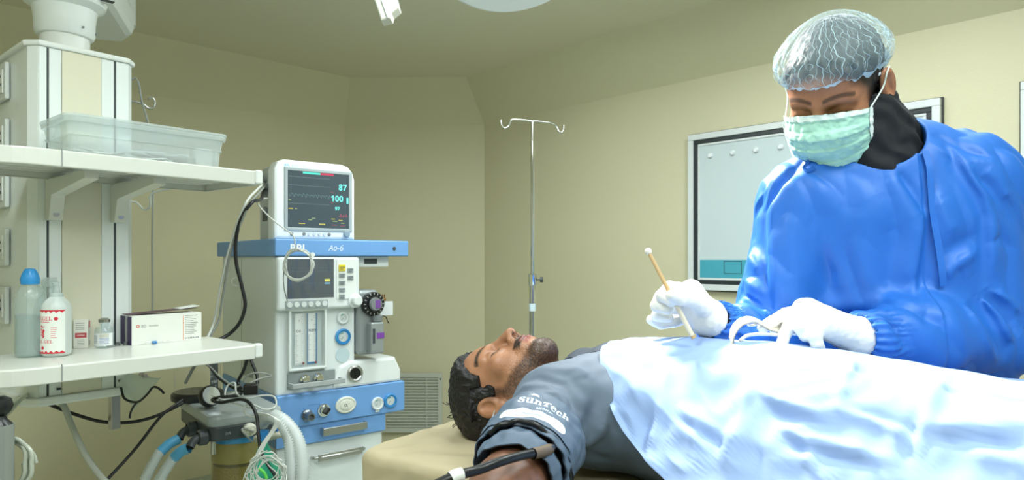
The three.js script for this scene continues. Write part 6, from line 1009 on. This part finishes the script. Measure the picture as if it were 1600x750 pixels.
// ---------------------------------------------------------------- disposable drape over the patient
{
  const prof = (s) => { const hb = table1(hbTab, s), k = smooth(0.45, 0.72, s);
    return [[0.36, 0.62], [0.345, 0.80], [0.31, 0.95], [0.22, 1.075], [0.12, hb - 0.018], [0.03, hb], [-0.03, hb - 0.001], [-0.085, lerp(1.122, hb - 0.014, k)], [-0.145, lerp(1.085, 1.10, k)], [lerp(-0.188, -0.22, k), lerp(1.02, 1.035, k)], [lerp(-0.215, -0.285, k), lerp(0.955, 0.955, k)], [lerp(-0.24, -0.315, k), lerp(0.935, 0.87, k)], [-0.33, 0.72], [-0.335, 0.55]]; };
  const ET = [[-0.26, 0.64], [-0.24, 0.60], [-0.215, 0.555], [-0.19, 0.505], [-0.15, 0.452], [-0.1, 0.424], [0, 0.392]], edge = t => { if (t >= 0) return 0.392; if (t <= -0.26) return 0.64; for (let k = 0; k < 6; k++) if (t <= ET[k + 1][0]) return lerp(ET[k][1], ET[k + 1][1], (t - ET[k][0]) / (ET[k + 1][0] - ET[k][0])); };
  const basePt = (u, v) => { // u along, v across from the far hem to the near hem
    let s = 0.6, t = 0; const N = 14;
    const evalAt = s => { const P = prof(s), x = v * (N - 1), i = Math.min(N - 2, Math.floor(x)), f = x - i, g = (a, b, c, d) => 0.5 * ((2 * b) + (c - a) * f + (2 * a - 5 * b + 4 * c - d) * f * f + (3 * b - a - 3 * c + d) * f * f * f); const q = k => P[clamp(k, 0, N - 1)]; return [g(q(i - 1)[0], q(i)[0], q(i + 1)[0], q(i + 2)[0]), g(q(i - 1)[1], q(i)[1], q(i + 1)[1], q(i + 2)[1])]; };
    let e = 0.4; for (let k = 0; k < 14; k++) { t = evalAt(e)[0]; e = lerp(e, edge(t), 0.5); }
    s = e + (1.72 - e) * (0.25 * u + 0.75 * u * u);
    const [tt, y] = evalAt(s); return { s, t: tt, y };
  };
  const nu = 300, nv = 220, grid = []; for (let j = 0; j <= nv; j++) for (let i = 0; i <= nu; i++) { const q = basePt(i / nu, j / nv); grid.push(tab(q.s, q.y, q.t)); }
  for (let it = 0; it < 8; it++) { const old = grid.map(p => p.clone()); for (let j = 0; j <= nv; j++) for (let i = 0; i <= nu; i++) { const q = grid[j * (nu + 1) + i], a = old[Math.min(nv, j + 1) * (nu + 1) + i], b = old[Math.max(0, j - 1) * (nu + 1) + i], c = old[Math.min(nv, j + 2) * (nu + 1) + i], d = old[Math.max(0, j - 2) * (nu + 1) + i]; q.multiplyScalar(0.3).addScaledVector(a, 0.2).addScaledVector(b, 0.2).addScaledVector(c, 0.15).addScaledVector(d, 0.15); } }
  // nearest grid point seen along a sight line
  const hit = (px, py) => { let best = null, bd = 9; for (let j = 70; j < nv - 20; j++) for (let i = 0; i < nu; i++) { const p = grid[j * (nu + 1) + i], d = -p.z; const x = W / 2 + p.x / d * F, y = HORIZON - (p.y - CAMY) / d * F, e = Math.hypot(x - px, y - py); if (e < 7 && (!best || d < -best.z + 0.01 && e < bd + 3)) { best = p; bd = e; } } return best ? best.clone() : null; };
  const C = (pts, w, h) => { const r = []; for (let k = 0; k + 1 < pts.length; k++) for (let j = 0; j < 6; j++) r.push(hit(lerp(pts[k][0], pts[k + 1][0], j / 6), lerp(pts[k][1], pts[k + 1][1], j / 6))); r.push(hit(...pts[pts.length - 1])); let q = r.filter(Boolean); for (let k = 0; k < 8; k++) q = q.map((p, i) => i && i < q.length - 1 ? p.clone().multiplyScalar(0.5).addScaledVector(q[i - 1], 0.25).addScaledVector(q[i + 1], 0.25) : p); return [q, w, h]; };
  const ff = foldField([
    C([[1175, 612], [1165, 633], [1145, 694], [1127, 747]], 0.012, 0.011), C([[1155, 628], [1138, 680], [1112, 742]], 0.012, -0.009), C([[1180, 620], [1228, 642], [1298, 662]], 0.007, 0.009), C([[1185, 632], [1230, 655], [1300, 674]], 0.01, -0.009), C([[1332, 570], [1324, 594], [1307, 655]], 0.005, 0.008), C([[1307, 655], [1372, 668], [1432, 707]], 0.006, 0.007), C([[1314, 645], [1380, 656], [1440, 690]], 0.009, -0.008),
    C([[1470, 600], [1464, 624], [1434, 707], [1420, 734]], 0.006, 0.010), C([[1448, 640], [1424, 700], [1405, 734]], 0.01, -0.007), C([[1442, 694], [1512, 694], [1600, 707]], 0.008, -0.01), C([[1440, 682], [1512, 678], [1600, 688]], 0.01, 0.006), C([[1060, 636], [1075, 650], [1110, 672], [1154, 694]], 0.011, 0.008), C([[1056, 655], [1100, 684], [1140, 704]], 0.009, -0.008), C([[1036, 655], [1007, 712], [1044, 747]], 0.012, 0.008), C([[1020, 640], [1000, 690], [1016, 735]], 0.01, -0.008),
    C([[1215, 672], [1263, 701], [1272, 694], [1416, 734]], 0.006, 0.010), C([[1210, 684], [1262, 714], [1330, 722], [1400, 748]], 0.01, -0.01), C([[1265, 699], [1265, 750]], 0.006, 0.008), C([[1085, 640], [1090, 690], [1080, 740]], 0.01, 0.006), C([[1190, 700], [1185, 748]], 0.012, -0.006), C([[950, 570], [985, 600], [1010, 640]], 0.012, 0.006), C([[945, 610], [975, 650], [990, 700]], 0.01, -0.006), C([[1500, 720], [1560, 726], [1600, 740]], 0.008, 0.007), C([[1340, 690], [1350, 740]], 0.009, 0.006)], 1);
  const G = sheet(nu, nv, (u, v) => { const i = Math.round(u * nu), j = Math.round(v * nv), p = grid[j * (nu + 1) + i].clone(); const a = grid[j * (nu + 1) + Math.min(nu, i + 1)], b = grid[j * (nu + 1) + Math.max(0, i - 1)], c = grid[Math.min(nv, j + 1) * (nu + 1) + i], d = grid[Math.max(0, j - 1) * (nu + 1) + i];
    const n = c.clone().sub(d).cross(a.clone().sub(b)).normalize(); if (n.y < 0 && Math.abs(n.y) > 0.3) n.negate(); 
    const rg = (f, o) => 1 - Math.abs(noise3(p.x * f + o, p.y * f, p.z * f - o)) * 2;
    const k = smooth(-0.02, -0.12, tOf(p)); let h = 1.5 * ff(p) + (0.005 * rg(6, 3) + 0.003 * rg(13, 9)) * lerp(0.3, 1, k);
    p.addScaledVector(n, h + 0.011); return p; }, 0.0012);
  tag(mesh('surgical_drape', G, M('drape_blue', 0x94aedb, 0.75, { sheen: 0.2, side: THREE.DoubleSide })), 'pale blue disposable drape covering the lying patient from chest down', 'drape');
}
// ---------------------------------------------------------------- surgical lamp over the table
{
  const C = at(816, -138, 1.9), target = V(0.52, 1.12, -0.98);
  const o = thing('surgical_lamp', 'round white surgical lamp over the table, its lower rim at the top edge', 'surgical lamp', C.toArray());
  const dir = target.clone().sub(C).normalize();
  const q = new THREE.Quaternion().setFromUnitVectors(V(0, -1, 0), dir), Q = g => { g.applyQuaternion(q); return g; };
  mesh('housing', Q(lathe([[0, 0.16], [0.06, 0.155], [0.15, 0.13], [0.25, 0.08], [0.305, 0.03], [0.312, 0.01], [0.305, 0], [0.262, -0.004], [0.257, 0.004], [0.25, 0.012]], 64)), M('lamp_white', 0xe6ebe9, 0.3), o);
  const gl = mesh('lens_plate', Q(lathe([[0, 0.012], [0.255, 0.012]], 64)), M('lens_grey', 0xb8c2c6, 0.15, { metalness: 0.4 }), o);
  const led = new THREE.MeshStandardMaterial({ color: 0xffffff, emissive: 0xf4f8ff, emissiveIntensity: 2.0, roughness: 0.3 });
  for (const [n, r] of [[8, 0.085], [14, 0.15], [20, 0.21]]) for (let k = 0; k < n; k++) { const a = k / n * 6.283; mesh('led', Q(new THREE.SphereGeometry(0.017, 14, 8, 0, 6.3, Math.PI / 2, Math.PI / 2).scale(1, 0.5, 1).translate(r * Math.cos(a), 0.012, r * Math.sin(a))), led, o); }
  mesh('handle', Q(lathe([[0.03, 0.01], [0.03, -0.02], [0.022, -0.03], [0.02, -0.1], [0.024, -0.11], [0.014, -0.125], [0, -0.125]], 24)), whiteMatt, o);
  mesh('yoke', tube([[0.30 * q.x, 0.2, 0], [0, 0.2, -0.02], [0, CEIL - C.y - 0.0, -0.02]].map(p => V(...p)).slice(1), 0.03, 8, 16), white, o);
  const s = new THREE.SpotLight(new THREE.Color().setRGB(1.0, 0.97, 0.92), SURGICAL_LIGHT, 0, 0.36, 0.7, 2);
  s.position.copy(dir).multiplyScalar(0.03); s.name = 'surgical_lamp_glow'; s.shadow.radius = 5; s.castShadow = true; o.add(s); s.target.position.copy(dir); o.add(s.target);
}
{ // arm of a second fitting, its lower end in view
  const p = at(604, 0, 2.6), o = thing('ceiling_fixture', 'short white angled arm end hanging from the ceiling', 'lamp arm', [p.x, p.y, p.z]);
  const e = px => (px) / F * 2.6;
  const g = extrude([[e(-20), e(20)], [e(-19), e(2)], [e(-6), e(-37)], [e(8), e(-33)], [e(10), e(-26)], [e(21), e(-17)], [e(12), e(20)]], 0.07, 0.006);
  mesh('arm_end', g.translate(0, 0, -0.035), M('arm_ivory', 0xdad9cc, 0.4), o);
  mesh('arm_seam', box(0.003, 0.1, 0.002, 0, 0, 0, 0).rotateZ(0.33).translate(e(-2), e(-16), 0.036), greyPl, o);
  mesh('arm_beam', tube([[0, 0.02, 0], [-0.05, 0.12, -0.02], [-0.1, CEIL - p.y, -0.05]], 0.035, 10, 14), white, o);
}
renderer.render(scene, camera);
